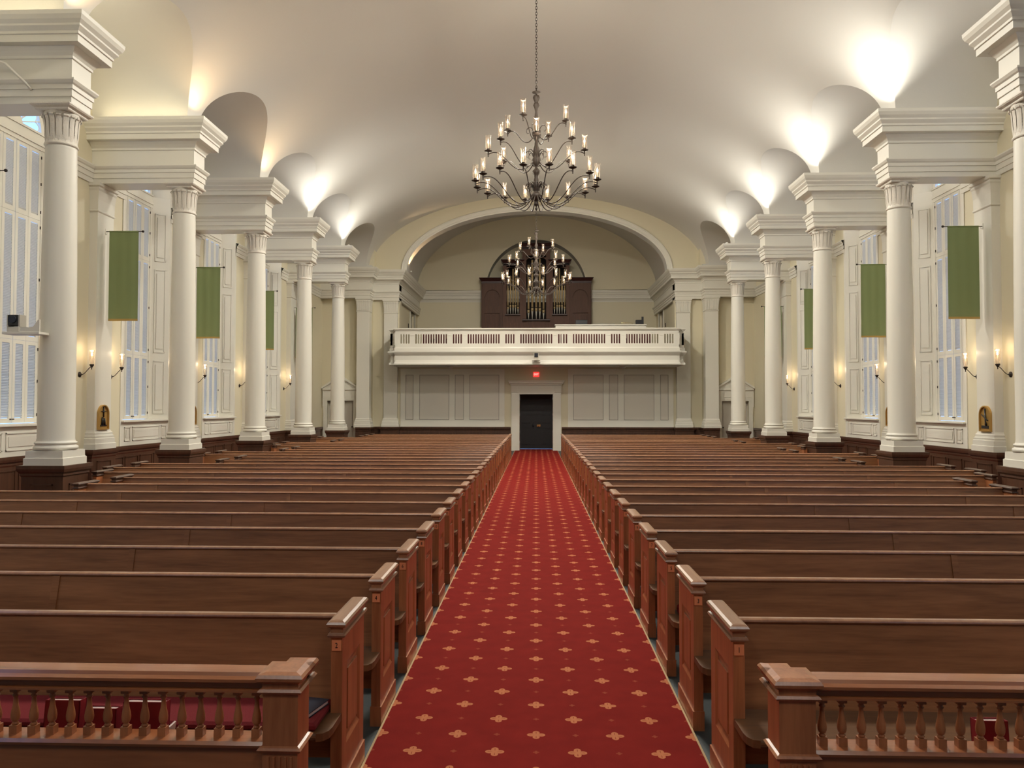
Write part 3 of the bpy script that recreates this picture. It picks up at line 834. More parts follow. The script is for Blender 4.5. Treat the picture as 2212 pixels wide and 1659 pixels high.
def make_pew(s, L, label):
    """s=+1 right of the aisle; local x runs away from the aisle"""
    root = empty('pew')
    def mk(b, n, m, par=root, fl=True):
        if s < 0: b.flipx()
        return b.build(n, m, par)
    b = MB(); end_panel(b, 0, 1); p1 = mk(b, 'end_panel', 'wz')
    b = MB(); cap(b, 0, 1); mk(b, 'end_cap', 'wy', p1)
    b = MB(); end_panel(b, L, -1); p2 = mk(b, 'end_panel', 'wz')
    b = MB(); cap(b, L, -1); mk(b, 'end_cap', 'wd', p2)  # outer cap painted darker for shade; same wood as the aisle cap
    b = MB(); b.prism([(.06, .20), (.085, .20), (.228, .84), (.200, .84)], .055, L-.055, 'x')
    for j in (2.095, 4.22):
        if j < L-.3: b.prism([(.076, .32), (.092, .32), (.200, .836), (.190, .836)], j, j+.045, 'x')
    mk(b, 'backrest', 'wx')
    b = MB(); b.prism([(.190, .838), (.236, .838), (.243, .846), (.236, .856), (.200, .858), (.188, .852), (.185, .845)], .055, L-.055, 'x'); mk(b, 'top_rail', 'wy')
    b = MB()
    pr = [(.12, .405), (.12, .44)]+[(-.22-.02*sin(pi*i/6), .4225+.0175*cos(pi*i/6)) for i in range(7)]
    b.prism(pr, .058, L-.058, 'x')
    # rounded ends of the seat board in front of the end panels
    for xc, t in ((.058, -1), (L-.058, 1)):
        poly = [(xc, -.002), (xc, -.24), (xc+t*.03, -.232), (xc+t*.05, -.20), (xc+t*.056, -.16), (xc+t*.056, -.002)]
        b.prism(poly, .405, .44, 'z')
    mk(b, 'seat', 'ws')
    b = MB()
    for x in (L*.33, L*.67): b.prism([(-.14, 0), (.10, 0), (.10, .40), (-.18, .40)], x-.02, x+.02, 'x')
    mk(b, 'seat_support', 'wz')
    root['category'] = 'pew'; root['kind'] = 'thing'
    return root
DIG = {}
def number(txt, parent, s):
    pl = MB(); x0, x1 = sorted((s*.005, s*.050)); pl.box(x0, x1, -.006, 0, .738, .788); p = pl.build('number_plate', 'tag', parent); p['label'] = 'orange number plate'
    if txt not in DIG:
        cu = bpy.data.curves.new('numeral', 'FONT'); cu.body = txt; cu.size = .036; cu.align_x = 'CENTER'; cu.align_y = 'CENTER'; cu.extrude = .0006
        t = bpy.data.objects.new('numeral', cu); COL.objects.link(t)
        dg = bpy.context.evaluated_depsgraph_get(); me = bpy.data.meshes.new_from_object(t.evaluated_get(dg)); bpy.data.objects.remove(t)
        me.materials.clear(); me.materials.append(M['black']); DIG[txt] = me
    o = bpy.data.objects.new('numeral', DIG[txt]); COL.objects.link(o); o.parent = p
    o.location = ((x0+x1)/2, -.0072, .763); o.rotation_euler = (pi/2, 0, 0); o.scale = (.75, 1, 1)
proto = {}
for s in (-1, 1):
    for sh in (0, 1, 2):
        L = (7.38, 6.20, 7.02)[sh]-.936
        for i in range(NROW):
            if (1 if i in SHORT else 2 if i in (9, 18) else 0) != sh: continue
            if (s, sh) not in proto: o = make_pew(s, L, ''); proto[(s, sh)] = o; first = True
            else: o = copy_tree(proto[(s, sh)])
            o.location = (s*.936, PY+PP*i, 0)
            n = 2*i+(2 if s < 0 else 1)
            place = ORD[i]+(' row from the front' if i < 14 else ' row from the front')
            if i == 27: place = 'rearmost row before the wall'
            o['label'] = '%swooden pew %s of the aisle, %s' % ('shorter ' if sh == 1 else 'long ', SN[s], place)+(', number tag %d' % n if i < 5 else '')
            o['group'] = 'rows of pews'
# number plates for the rows whose tags can be seen
for o in [q for q in COL.objects if q.name.split('.')[0] == 'pew']:
    i = round((o.location.y-PY)/PP)
    if i < 9:
        s = 1 if o.location.x > 0 else -1
        ep = min([c for c in o.children if c.name.startswith('end_panel')], key=lambda c: abs(sum(v.co.x for v in c.data.vertices)/len(c.data.vertices)))
        number(str(2*i+(2 if s < 0 else 1)), ep, s)

# ------------------------------------------------------------------ front rails with balusters
def front_rail(s):
    root = empty('front_rail', (s*.94, 3.09, 0))
    tag(root, 'polished wooden balustrade before the front pew, %s of the aisle' % SN[s], 'railing')
    root.scale.z = .977
    L = 6.6
    def mk(b, n, m):
        if s < 0: b.flipx()
        return b.build(n, m, root)
    b = MB(); y0, y1 = -.068, .068; x0, x1 = 0, .14
    b.box(x0, x1, y0, y1, 0, .815)
    b.rings(x0, x1, y0, y1, [(.012, 0), (.012, .14), (0, .15)])
    for i in range(5):
        xx = .02+i*.023; b.box(xx, xx+.010, y0-.006, y0, .16, .55)
    b.rings(x0, x1, y0, y1, [(0, .565), (.010, .568), (.018, .580), (.010, .588), (0, .592)])
    b.rings(x0, x1, y0, y1, [(0, .800), (.012, .803), (.018, .812), (.010, .822), (.002, .824), (.002, .842), (.012, .850), (.022, .856), (.024, .868), (.016, .880), (-.01, .886)])
    b.rings(x0+.0, x1-.06, y1-.02, y1+.05, [(0, .80), (.012, .803), (.018, .812), (.010, .822), (.002, .824), (.002, .842), (.012, .850), (.022, .856), (.024, .868), (.016, .880), (-.01, .886)])
    b.box(x0+.01, x1-.07, y1-.02, y1+.045, 0, .81)
    mk(b, 'newel_post', 'wz')
    b = MB()
    b.prism([(-.058, .838), (-.070, .844), (-.070, .856), (-.050, .864), (-.040, .876), (.040, .878), (.055, .866), (.055, .850), (.05, .838)], .15, L, 'x')
    b.prism([(-.040, .842), (-.040, .812), (-.052, .806), (-.052, .797), (-.03, .792), (.03, .792), (.045, .80), (.04, .842)], .14, L, 'x')
    mk(b, 'handrail', 'wr')
    b = MB()
    b.box(.14, L, -.035, .035, .0, .575)
    b.prism([(-.035, .570), (-.055, .576), (-.060, .588), (-.050, .600), (.05, .602), (.055, .59), (.035, .57)], .14, L, 'x')
    b.prism([(-.035, 0), (-.055, 0), (-.055, .12), (-.035, .14)], .14, L, 'x')
    mk(b, 'base_panel', 'wr')
    me = MB(); h = .032/2
    me.box(-h, h, -h, h, .600, .635); me.box(-h, h, -h, h, .772, .793)
    prf = [(.008, .634), (.012, .636), (.014, .641), (.009, .646), (.009, .648), (.014, .652), (.017, .662), (.018, .675), (.016, .692), (.011, .715), (.0085, .74), (.008, .750), (.012, .754), (.013, .758), (.009, .762), (.009, .766), (.014, .772)]
    me.lathe(0, 0, prf, 16)
    first = None; n = int((L-.25)/.0766)
    for i in range(n):
        x = .203+i*.0766-.015
        if first is None: first = me.build('baluster', 'wz', root); o = first
        else: o = first.copy(); COL.objects.link(o); o.parent = root
        o.location = (s*x, 0, 0)
    b = MB(); b.box(.20, L, .045, .20, .484, .50); b.box(.2, L, .035, .05, .44, .50); mk(b, 'book_ledge', 'wx')
for s in (-1, 1): front_rail(s)

# cushion, folders and books lying on the front pews
def slab(name, x0, x1, y0, y1, z0, z1, m, label, cat, bev=.006, group=None):
    cx, cy = (x0+x1)/2, (y0+y1)/2
    b = MB(); b.box(x0-cx, x1-cx, y0-cy, y1-cy, 0, z1-z0, bev); o = b.build(name, m, None, (cx, cy, z0)); tag(o, label, cat, group); return o
slab('seat_cushion', -7.0, -1.0, 3.475, 3.78, .441, .480, 'red', 'long red seat cushion on the front pew left of the aisle', 'cushion', .012)
def folder(x, y, z, w, h, d, lean, m, label, cat='folder', rz=0):
    root = empty('folder', (x, y, z), rz); root.rotation_euler = (lean, 0, rz); tag(root, label, cat)
    b = MB(); b.box(-w/2, w/2, -d/2, -d/2+.003, 0, h); b.box(-w/2, w/2, d/2-.003, d/2, 0, h); b.box(-w/2, -w/2+.003, -d/2, d/2, 0, h); b.box(w/2-.003, w/2, -d/2, d/2, 0, h); b.build('cover', m, root)
    MB().box(-w/2+.004, w/2-.006, -d/2+.003, d/2-.003, .004, h-.006).build('pages', 'paper', root)
folder(-2.01, 3.225, .492, .15, .175, .05, -.12, 'redbk', 'red folder standing behind the left balusters, leftmost of three')
folder(-1.84, 3.225, .492, .13, .145, .05, -.10, 'redbk', 'shorter red folder behind the left balusters, middle of three')
folder(-1.655, 3.225, .492, .18, .175, .05, -.08, 'redbk', 'red folder standing behind the left balusters, nearest the newel post')
folder(1.86, 3.225, .492, .125, .145, .05, -.10, 'redbk', 'single red folder behind the balusters right of the aisle')
b = MB().box(-.004, .004, -.03, .03, 0, .09).build('leaflet', 'paper', None, (-1.545, 3.21, .4915)); b.rotation_euler = (0, .15, 0); tag(b, 'thin white leaflet leaning beside the red folders behind the left balusters', 'leaflet')
def book(x, y, z, m, label, w=.16, d=.22, rz=0, t=.022):
    root = empty('book', (x, y, z), rz); tag(root, label, 'book')
    b = MB(); b.box(-w/2, w/2, -d/2, d/2, 0, .003); b.box(-w/2, w/2, -d/2, d/2, t-.003, t); b.box(-w/2, -w/2+.003, -d/2, d/2, 0, t); b.build('cover', m, root)
    MB().box(-w/2+.003, w/2-.005, -d/2+.004, d/2-.004, .003, t-.003).build('pages', 'paper', root)
book(-1.105, 3.62, .481, 'blue', 'dark blue folder lying on the red cushion at the aisle end', rz=-.25)
book(-1.11, 4.44, .441, 'blue', 'dark blue folder lying on the second pew left of the aisle', rz=.2, t=.04)
book(1.11, 4.44, .441, 'blue', 'dark blue folder lying on the second pew right of the aisle', rz=-.1, t=.05)
slab('cushion', 1.01, 1.25, 5.30, 5.57, .4415, .50, 'red', 'small red cushion on the third pew right of the aisle', 'cushion', .01)

# ------------------------------------------------------------------ banners, sconces, plaques
def banner(s, k):
    y = YK(k); root = empty('banner', (s*9.08, y, 5.59))
    tag(root, 'green cloth banner on a rod beside the %s wall, %s' % (SN[s], ['nearest of all', 'first in view', 'second in view', 'third in view', 'last and mostly hidden'][k]), 'banner', 'green banners')
    def mk(b, n, m):
        if s < 0: b.flipx()
        return b.build(n, m, root)
    b = MB(); b.lathe(0, 0, [(.008, -.78), (.008, -.01)], 10, 'x')
    b.lathe(0, 0, [(.004, -.825), (.020, -.818), (.026, -.80), (.020, -.782), (.008, -.775)], 14, 'x'); mk(b, 'rod', 'bronze')
    b = MB(); b.box(-.012, 0, -.02, .02, -.06, .06, .003); b.tube([(-.01, 0, -.05), (-.04, 0, -.045), (-.05, 0, -.02), (-.05, 0, -.005)], .005, 6); mk(b, 'wall_bracket', 'white')
    b = MB(); th = .004
    def fn(u, v):
        x = -.705+.625*u; z = -1.86*v+.012
        return (x, .010*sin(7*u+2)*v+.004*sin(19*u), z)
    base = len(b.v); b.grid(fn, 24, 20); b.v += []
    n0 = len(b.v); b.grid(lambda u, v: (fn(u, v)[0], fn(u, v)[1]+th, fn(u, v)[2]), 24, 20)
    b.lathe(0, 0, [(.014, -.705), (.014, -.08)], 10, 'x')
    mk(b, 'cloth', 'green')
    b = MB()
    b.grid(lambda u, v: (fn(u, 1)[0], fn(u, 1)[1]-.003, fn(u, 1)[2]-.045*v+.004), 40, 1); b.grid(lambda u, v: (fn(u, 1)[0], fn(u, 1)[1]+th+.003, fn(u, 1)[2]-.045*v+.004), 40, 1)
    mk(b, 'fringe', 'gold')
for s in (-1, 1):
    for k in range(0, 5): banner(s, k)
def sconce(s):
    """local origin at the wall plate; arm reaches to -x (towards the nave, for s=+1)"""
    root = empty('wall_sconce')
    def mk(b, n, m, par=root):
        if s < 0: b.flipx()
        return b.build(n, m, par)
    b = MB(); b.lathe(0, 0, [(.055, 0), (.055, -.012), (.035, -.022), (.018, -.035), (.010, -.05)], 20, 'x'); mk(b, 'wall_plate', 'bronze')
    b = MB(); pts = []
    for i in range(17):
        t = i/16; x = -.04-.21*t; z = .16*(3*t*t-2*t**3)-.01*sin(pi*t); pts.append((x, 0, z))
    b.tube(pts, .0075, 8); arm = mk(b, 'arm', 'bronze')
    b = MB(); b.lathe(-.25, 0, [(.004, .10), (.012, .115), (.006, .125), (.012, .14), (.030, .17), (.040, .185), (.044, .20), (.040, .21)], 18); mk(b, 'cup', 'bronze', arm)
    b = MB(); b.lathe(-.25, 0, [(.011, .205), (.011, .38)], 10); mk(b, 'candle', 'candle', arm)
    b = MB(); b.lathe(-.25, 0, [(.006, .38), (.014, .40), (.012, .425), (.003, .455)], 10); mk(b, 'bulb', 'bulbs', arm)
    b = MB(); b.lathe(-.25, 0, [(.028, .21), (.038, .25), (.046, .30), (.044, .36), (.046, .42), (.058, .50)], 20, caps=False); mk(b, 'glass_shade', 'glass', arm)
    lamp('bulb_light', 'POINT', (-.25*s, 0, .50), 2.0, (1, .76, .48), parent=root, shadow_soft_size=.03)
    return root
def plaque(s, k):
    y = YK(k)-.02; root = empty('plaque', (s*XP, y, 1.42)); tag(root, 'round-topped gilt relief plaque on the %s pilaster %s' % (SN[s], ['at the nearest column', 'behind the second column', 'behind the third column', 'behind the fourth column', 'behind the fifth column'][k]), 'plaque', 'gilt wall plaques')
    def mk(b, n, m):
        if s < 0: b.flipx()
        return b.build(n, m, root)
    w = .19; out = [(-w, 0), (w, 0)]+[(w*cos(pi*i/14), .33+w*sin(pi*i/14)) for i in range(15)]
    wi = .165; inn = [(-wi, .03), (wi, .03)]+[(wi*cos(pi*i/14), .33+wi*sin(pi*i/14)) for i in range(15)]
    b = MB(); b.prism(out, -.02, 0, 'x'); n = len(b.v); m = len(out)
    for p in out: b.v.append((-.02, *p))
    for p in out: b.v.append((-.05, *p))
    for p in inn: b.v.append((-.05, *p))
    for p in inn: b.v.append((-.02, *p))
    for q in range(3):
        for i in range(m): j = (i+1) % m; b.face([n+q*m+i, n+q*m+j, n+(q+1)*m+j, n+(q+1)*m+i])
    mk(b, 'frame', 'plq')
    b = MB()
    if s > 0:
        b.tube([(-.035, -.10, .22), (-.04, .10, .34)], .012, 6); b.tube([(-.035, .0, .46), (-.04, -.03, .20), (-.04, -.05, .12)], .014, 6)
        b.lathe(-.03, .15, [(.02, -.045), (.035, -.035), (.02, -.02)], 10, 'x'); b.box(-.035, -.02, -.12, .12, .06, .12)
    else:
        b.tube([(-.035, 0, .48), (-.035, 0, .26)], .012, 6); b.tube([(-.035, -.09, .38), (-.035, .09, .38)], .010, 6)
        b.tube([(-.035, -.04, .26), (-.035, -.05, .09)], [.016, .024], 8); b.tube([(-.035, .03, .24), (-.035, .04, .09)], [.014, .022], 8); b.box(-.04, -.02, -.10, .11, .07, .095)
    mk(b, 'relief_figure', 'black')
for s in (-1, 1):
    for k in (0, 1, 2, 3): plaque(s, k)
for s in (-1, 1):
    pr = None
    for k in range(0, 5):
        for t in (-1, 1):
            if k == 4 and t == 1 : continue
            if pr is None: o = sconce(s); pr = o
            else: o = copy_tree(pr)
            o.location = (s*XW, YK(k)+t*.56, 2.55)
            tag(o, 'bronze candle sconce on the %s wall, just %s the pilaster behind the %s column' % (SN[s], 'before' if t < 0 else 'beyond', ORD[k]), 'sconce', 'wall candle sconces')

# ------------------------------------------------------------------ uplights on the cornices
UPL = {(-1, 0): (WARM, 60), (-1, 1): (WARM, 75), (-1, 2): (WARM, 60), (-1, 3): (COOL, 260), (-1, 4): (COOL, 200),
       (1, 0): (COOL, 170), (1, 1): (COOL, 320), (1, 2): (COOL, 300), (1, 3): (COOL, 260), (1, 4): (COOL, 230), (-1, -1): (WARM, 60), (1, -1): (COOL, 200)}
for (s, k), (colr, pw) in UPL.items():
    root = empty('uplight', (s*6.95, YK(k)-(.20 if colr == WARM else .30), Z0)); tag(root, 'small uplight lamp on top of the %s cornice above the %s' % (SN[s], (ORD[k]+' column') if k >= 0 else 'column beside the front pews'), 'lamp', 'cornice uplights')
    b = MB(); b.lathe(0, 0, [(.05, 0), (.05, .02), (.035, .025), (.055, .04), (.06, .07)], 16); b.build('housing', 'white', root)
    b = MB(); b.lathe(0, 0, [(.05, .071), (.05, .073)], 16); b.build('lens', 'lens', root)
    lamp('uplight_beam', 'SPOT', (0, 0, .10), pw*(.58 if colr == WARM else .46), colr, rot=(radians(180), radians(-s*14), 0), parent=root, spot_size=radians(140), spot_blend=.9, shadow_soft_size=.04)
# lamp standing behind the arch pier, left, that warms the arch soffit
root = empty('uplight', (-5.50, 33.3, Z0-.0)); tag(root, 'small uplight lamp at the left foot of the gallery arch', 'lamp')
MB().lathe(0, 0, [(.04, 0), (.04, .05)], 12).build('housing', 'white', root)
lamp('uplight_beam', 'SPOT', (0, 0, .08), 50, WARM, rot=(radians(180), radians(10), 0), parent=root, spot_size=radians(80), spot_blend=.8, shadow_soft_size=.03)
# low lamps on front ledges; far-side ones are added fill for side vaults
for (s, k, d, pw, colr) in ((-1, 1, -1, 3, (1, .86, .55)), (-1, 0, -1, 3, (1, .86, .55)), (-1, 0, 1, 26, (1, .90, .64)), (-1, -1, 1, 20, (1, .90, .64)), (-1, 2, 1, 5, COOL), (-1, 3, 1, 5, COOL),
        (1, 0, 1, 16, COOL), (1, 1, 1, 10, COOL), (1, 2, 1, 6, COOL), (1, 3, 1, 6, COOL)):
    root = empty('ledge_lamp', (s*8.1, YK(k)+d*.44, Z0)); tag(root, 'low strip lamp lying on the %s cornice ledge, %s side of the %s' % (SN[s], 'near' if d < 0 else 'far', (ORD[k]+' column') if k >= 0 else 'unseen nearer column'), 'lamp', 'strip lamps on the cornice ledges')
    MB().box(-.6, .6, -.03, .03, 0, .03).build('housing', 'white', root)
    lamp('ledge_glow', 'AREA', (0, 0, .06), pw, colr, rot=(radians(180-(35 if d > 0 else 0)), 0, 0), parent=root, shape='RECTANGLE', size=1.8, size_y=.1)
# spotlight on a pipe arm fixed to the nearest left entablature
root = empty('spotlight', (-7.85, 11.30, 7.02)); tag(root, 'stage spotlight on a white pipe arm at the nearest left entablature', 'light')
MB().tube([(.14, 0, -.28), (.12, -.10, -.22), (-.16, -.16, .06), (-.22, -.18, .08), (-.80, -.18, .06)], .018, 10).build('pipe_arm', 'white', root)
MB().tube([(-.72, -.18, .07), (-.70, -.20, -.08), (-.62, -.22, -.30)], .012, 8).build('cable', 'black', root)
MB().box(-.80, -.70, -.24, -.14, -.05, .10, .01).build('clamp', 'black', root)
b = MB(); b.lathe(-.86, -.20, [(.05, -.10), (.07, -.16), (.085, -.34)], 18); b.build('lamp_head', 'black', root)
b = MB(); b.lathe(-.86, -.20, [(.07, -.345), (.07, -.342)], 18); b.build('lamp_lens', 'lens', root)

# ------------------------------------------------------------------ chandeliers
def bez(P, n):
    out = []
    for i in range(n+1):
        t = i/n; a = [Vector(p) for p in P]
        while len(a) > 1: a = [a[j].lerp(a[j+1], t) for j in range(len(a)-1)]
        out.append(tuple(a[0]))
    return out
CHW = 180
def chandelier(loc, ztop, label):
    """loc z = level of the widest tier's drip pans"""
    root = empty('chandelier', loc); tag(root, label, 'chandelier', 'brass candle chandeliers')
    z = lambda a: a-6.53
    b = MB(); pr = [(.004, 5.97), (.02, 5.99), (.028, 6.02), (.012, 6.05), (.02, 6.07), (.045, 6.09), (.05, 6.12), (.03, 6.16), (.05, 6.18), (.11, 6.22), (.135, 6.27), (.12, 6.31), (.07, 6.34), (.055, 6.38), (.075, 6.40), (.08, 6.50), (.06, 6.62), (.045, 6.66), (.05, 6.72), (.08, 6.76), (.085, 6.80), (.05, 6.84), (.03, 6.87), (.04, 6.90),
                    (.085, 6.96), (.10, 7.02), (.085, 7.08), (.04, 7.11), (.05, 7.15), (.075, 7.20), (.07, 7.26), (.045, 7.32), (.035, 7.42), (.05, 7.46), (.08, 7.50), (.10, 7.55), (.09, 7.61), (.05, 7.64), (.03, 7.68), (.03, 7.78), (.045, 7.84), (.06, 7.88), (.055, 7.91), (.035, 7.95), (.025, 8.05), (.04, 8.12), (.065, 8.18), (.05, 8.22), (.035, 8.25), (.055, 8.29), (.07, 8.34), (.06, 8.38), (.02, 8.40), (.02, 8.43), (.085, 8.445), (.085, 8.46), (.015, 8.47), (.01, 8.55)]
    b.lathe(0, 0, [(r, z(q)) for r, q in pr], 24); b.build('stem', 'bronze', root)
    # chain of links
    b = MB(); zz = z(8.53); i = 0
    while zz < z(ztop):
        pts = []
        for j in range(10):
            a = 2*pi*j/10; u = .019*cos(a); w = .038*sin(a)
            pts.append((u, 0, zz+.03+w) if i % 2 == 0 else (0, u, zz+.03+w))
        b.tube(pts, .006, 6, closed=True); zz += .060; i += 1
    b.build('chain', 'bronze', root)
    b = MB(); b.lathe(0, 0, [(.02, z(ztop)-.10), (.06, z(ztop)-.07), (.09, z(ztop)), (.09, z(ztop)+.05)], 20); b.build('ceiling_rose', 'bronze', root)
    tiers = [(1.27, 6.53, 16, radians(11.25), 6.36, 6.05), (1.00, 7.22, 8, 0, 7.04, 6.83), (.66, 7.74, 4, radians(-23.4), 7.56, 7.42)]
    shared = {}
    for ti, (R, zp, n, ph, zh, zd) in enumerate(tiers):
        arm0 = None
        for i in range(n):
            a = ph+2*pi*i/n-pi/2
            if arm0 is None:
                P = [(.05, 0, z(zh)), (R*.25, 0, z(zd)-.14*R), (R*.55, 0, z(zd)-.10*R), (R*.62, 0, z(zp)-.02), (R*.80, 0, z(zp)+.06), (R, 0, z(zp)-.06)]
                b = MB(); b.tube(bez(P, 24), .0105, 8)
                # scroll at the hub and pin under the pan
                sc = []
                for q in range(15):
                    t = q/14; g = pi*.1+pi*1.5*t; rr = .075*(1-.55*t)
                    sc.append((.16+.02*t-rr*cos(g), 0, z(zh)+.10+rr*sin(g)*1.25))
                b.tube([(.05, 0, z(zh)+.02)]+sc, [.009]*8+[.006]*8, 6)
                b.lathe(R, 0, [(.004, z(zp)-.115), (.013, z(zp)-.105), (.008, z(zp)-.09), (.014, z(zp)-.075), (.014, z(zp)-.01)], 10)
                arm0 = b.build('arm', 'bronze', root)
                b = MB(); b.lathe(R, 0, [(.018, z(zp)-.02), (.04, z(zp)-.012), (.078, z(zp)+.006), (.082, z(zp)+.012), (.04, z(zp)+.006), (.03, z(zp)+.012), (.03, z(zp)+.05), (.035, z(zp)+.055)], 18); b.build('drip_pan', 'bronze', arm0)
                b = MB(); b.lathe(R, 0, [(.011, z(zp)+.05), (.011, z(zp)+.17)], 10); b.build('candle', 'candle', arm0)
                b = MB(); b.lathe(R, 0, [(.007, z(zp)+.165), (.017, z(zp)+.185), (.018, z(zp)+.20), (.012, z(zp)+.225), (.003, z(zp)+.255)], 10); b.build('bulb', 'bulb', arm0)
                b = MB(); b.lathe(R, 0, [(.045, z(zp)+.06), (.052, z(zp)+.08), (.052, z(zp)+.20), (.050, z(zp)+.28), (.060, z(zp)+.335)], 18, caps=False); b.build('glass_shade', 'glass', arm0)
                arm0.rotation_euler = (0, 0, a)
            else:
                c = copy_tree(arm0, root); c.rotation_euler = (0, 0, a)
        for i in range(3):     # the light the tier's bulbs give off
            a = ph+2*pi*(i*n//3)/n-pi/2
            lamp('bulb_light', 'POINT', (R*cos(a), R*sin(a), z(zp)+.45), CHW*n/28/3, (1, .89, .70), parent=root, shadow_soft_size=.12)
    return root
chandelier((0, 15.74, 6.53), 11.06, 'nearest tall dark bronze chandelier with three tiers of candle lights')
chandelier((0, 28.25, 6.53), 11.06, 'farther dark bronze chandelier hanging in front of the organ')

# ------------------------------------------------------------------ organ
def organ():
    YO = 38.3; root = empty('pipe_organ', (0, YO, FZ)); tag(root, 'dark wooden pipe organ case with gilded pipes in the gallery niche', 'organ')
    def mk(b, n, m, par=root): b.move(0, 0, -FZ); return b.build(n, m, par)
    CR = [(0, -.12), (.01, -.115), (.01, -.09), (.02, -.08), (.05, -.04), (.10, -.01), (.13, .0), (.13, .03), (0, .03)]
    def cornice(b, x0, x1, y0, y1, z): b.rings(x0, x1, y0, y1, [(0, z-.30), (.02, z-.29), (.02, z-.26), (0, z-.25), (0, z-.17), (.03, z-.14), (.08, z-.06), (.12, z-.02), (.12, z)])
    for s in (-1, 1):      # side wings
        b = MB(); b.box(s*1.66, s*2.76, 0, .58, FZ, 8.14)
        b.box(s*1.70, s*2.72, -.06, 0, FZ, 5.3); b.box(s*1.70, s*2.72, -.06, 0, 8.0, 8.1)
        for x in (1.70, 2.60): b.box(s*x, s*(x+.12), -.06, 0, 5.3, 8.0)
        b.box(s*1.82, s*2.6, -.06, 0, 6.60, 6.94)
        arch = [(2.21-.36*cos(pi*i/12), 7.42+.36*sin(pi*i/12)) for i in range(13)]
        b.prism([(s*1.82, 8.0), (s*1.82, 7.42)]+[(s*(x), z_) for x, z_ in arch]+[(s*2.6, 7.42), (s*2.6, 8.0)], -.06, 0, 'y')
        b.box(s*1.9, s*2.52, -.045, 0, 5.5, 6.5)
        mk(b, 'side_wing', 'org')
        b = MB(); x0, x1 = sorted((s*1.66, s*2.76)); cornice(b, x0, x1, 0, .5, 8.39); mk(b, 'cornice', 'orgd')
    b = MB()               # centre body: frames around openings
    for s in (-1, 1):
        b.box(s*.50, s*.84, 0, .9, FZ, 9.10); b.box(s*1.50, s*1.66, 0, .9, FZ, 9.10)
        b.box(s*.84, s*1.50, 0, .1, FZ, 6.48); b.box(s*.84, s*1.50, 0, .1, 8.93, 9.10)
        arch = [(1.17-.33*cos(pi*i/10), 8.75+.18*sin(pi*i/10)) for i in range(11)]
        b.prism([(s*.84, 9.0), (s*.84, 8.75)]+[(s*x, z_) for x, z_ in arch]+[(s*1.5, 8.75), (s*1.5, 9.0)], 0, .1, 'y')
        b.box(s*.50, s*.70, -.06, .9, 6.3, 9.90)
        b.box(s*.95, s*1.40, -.04, 0, 5.0, 6.1)
    b.box(-.5, .5, -.06, .1, FZ, 6.20); b.box(-.5, .5, -.06, .1, 9.40, 9.90); b.box(-.40, .40, -.08, -.06, 5.0, 5.95)
    arch = [(-.5*cos(pi*i/12), 9.22+.22*sin(pi*i/12)) for i in range(13)]
    b.prism([(-.5, 9.5), (-.5, 9.22)]+arch+[(.5, 9.22), (.5, 9.5)], -.06, .1, 'y')
    mk(b, 'organ_case', 'org')
    b = MB(); b.box(-1.6, 1.6, .75, .80, 6.2, 9.1); b.box(-.6, .6, .70, .75, 6.2, 9.9); mk(b, 'case_back', 'dark')
    b = MB(); cornice(b, -.70, .70, -.06, .8, 10.12)
    for s in (-1, 1): x0, x1 = sorted((s*.70, s*1.66)); cornice(b, x0, x1, 0, .8, 9.30)
    mk(b, 'cornice', 'orgd')
    b = MB(); b.box(-.70, .70, -.22, 0, 6.20, 6.27, .01)
    for s in (-1, 1): b.box(s*.78, s*1.56, -.14, .1, 6.48, 6.54, .01)
    mk(b, 'ledge', 'orgd')
    P = []
    for x, top in ((-.39, 9.05), (-.20, 9.3), (0, 9.37), (.18, 9.37), (.37, 9.05)): P.append((x, top, 6.27, .055))
    for s in (-1, 1):
        for x, top in ((.92, 8.27), (1.05, 8.5), (1.17, 8.86), (1.30, 8.5), (1.43, 8.27)): P.append((s*x, top, 6.54, .039))
    for i, (x, top, bot, r) in enumerate(P):
        yy = .10 if r > .04 else .14
        zm = bot+(.52 if r > .04 else .42)+(.10 if i in (1, 2, 3, 6, 7, 8, 11, 12, 13) else 0)
        zf = bot+(.35 if r > .04 else .28)+(.08 if i in (1, 2, 3, 6, 7, 8, 11, 12, 13) else 0)
        b = MB(); b.lathe(x, yy, [(r, zm+.02), (r, top)], 16); b.lathe(x, yy, [(r*1.15, zf), (r*1.15, zm-.02)], 16)
        b.cm = 1; b.lathe(x, yy, [(r*.9, zm-.025), (r*.9, zm+.025)], 16)
        b.cm = 2; b.lathe(x, yy, [(r*.25, bot), (r*.9, zf)], 16)
        p = mk(b, 'pipe', ['pipe', 'dark', 'pipef'])
organ()
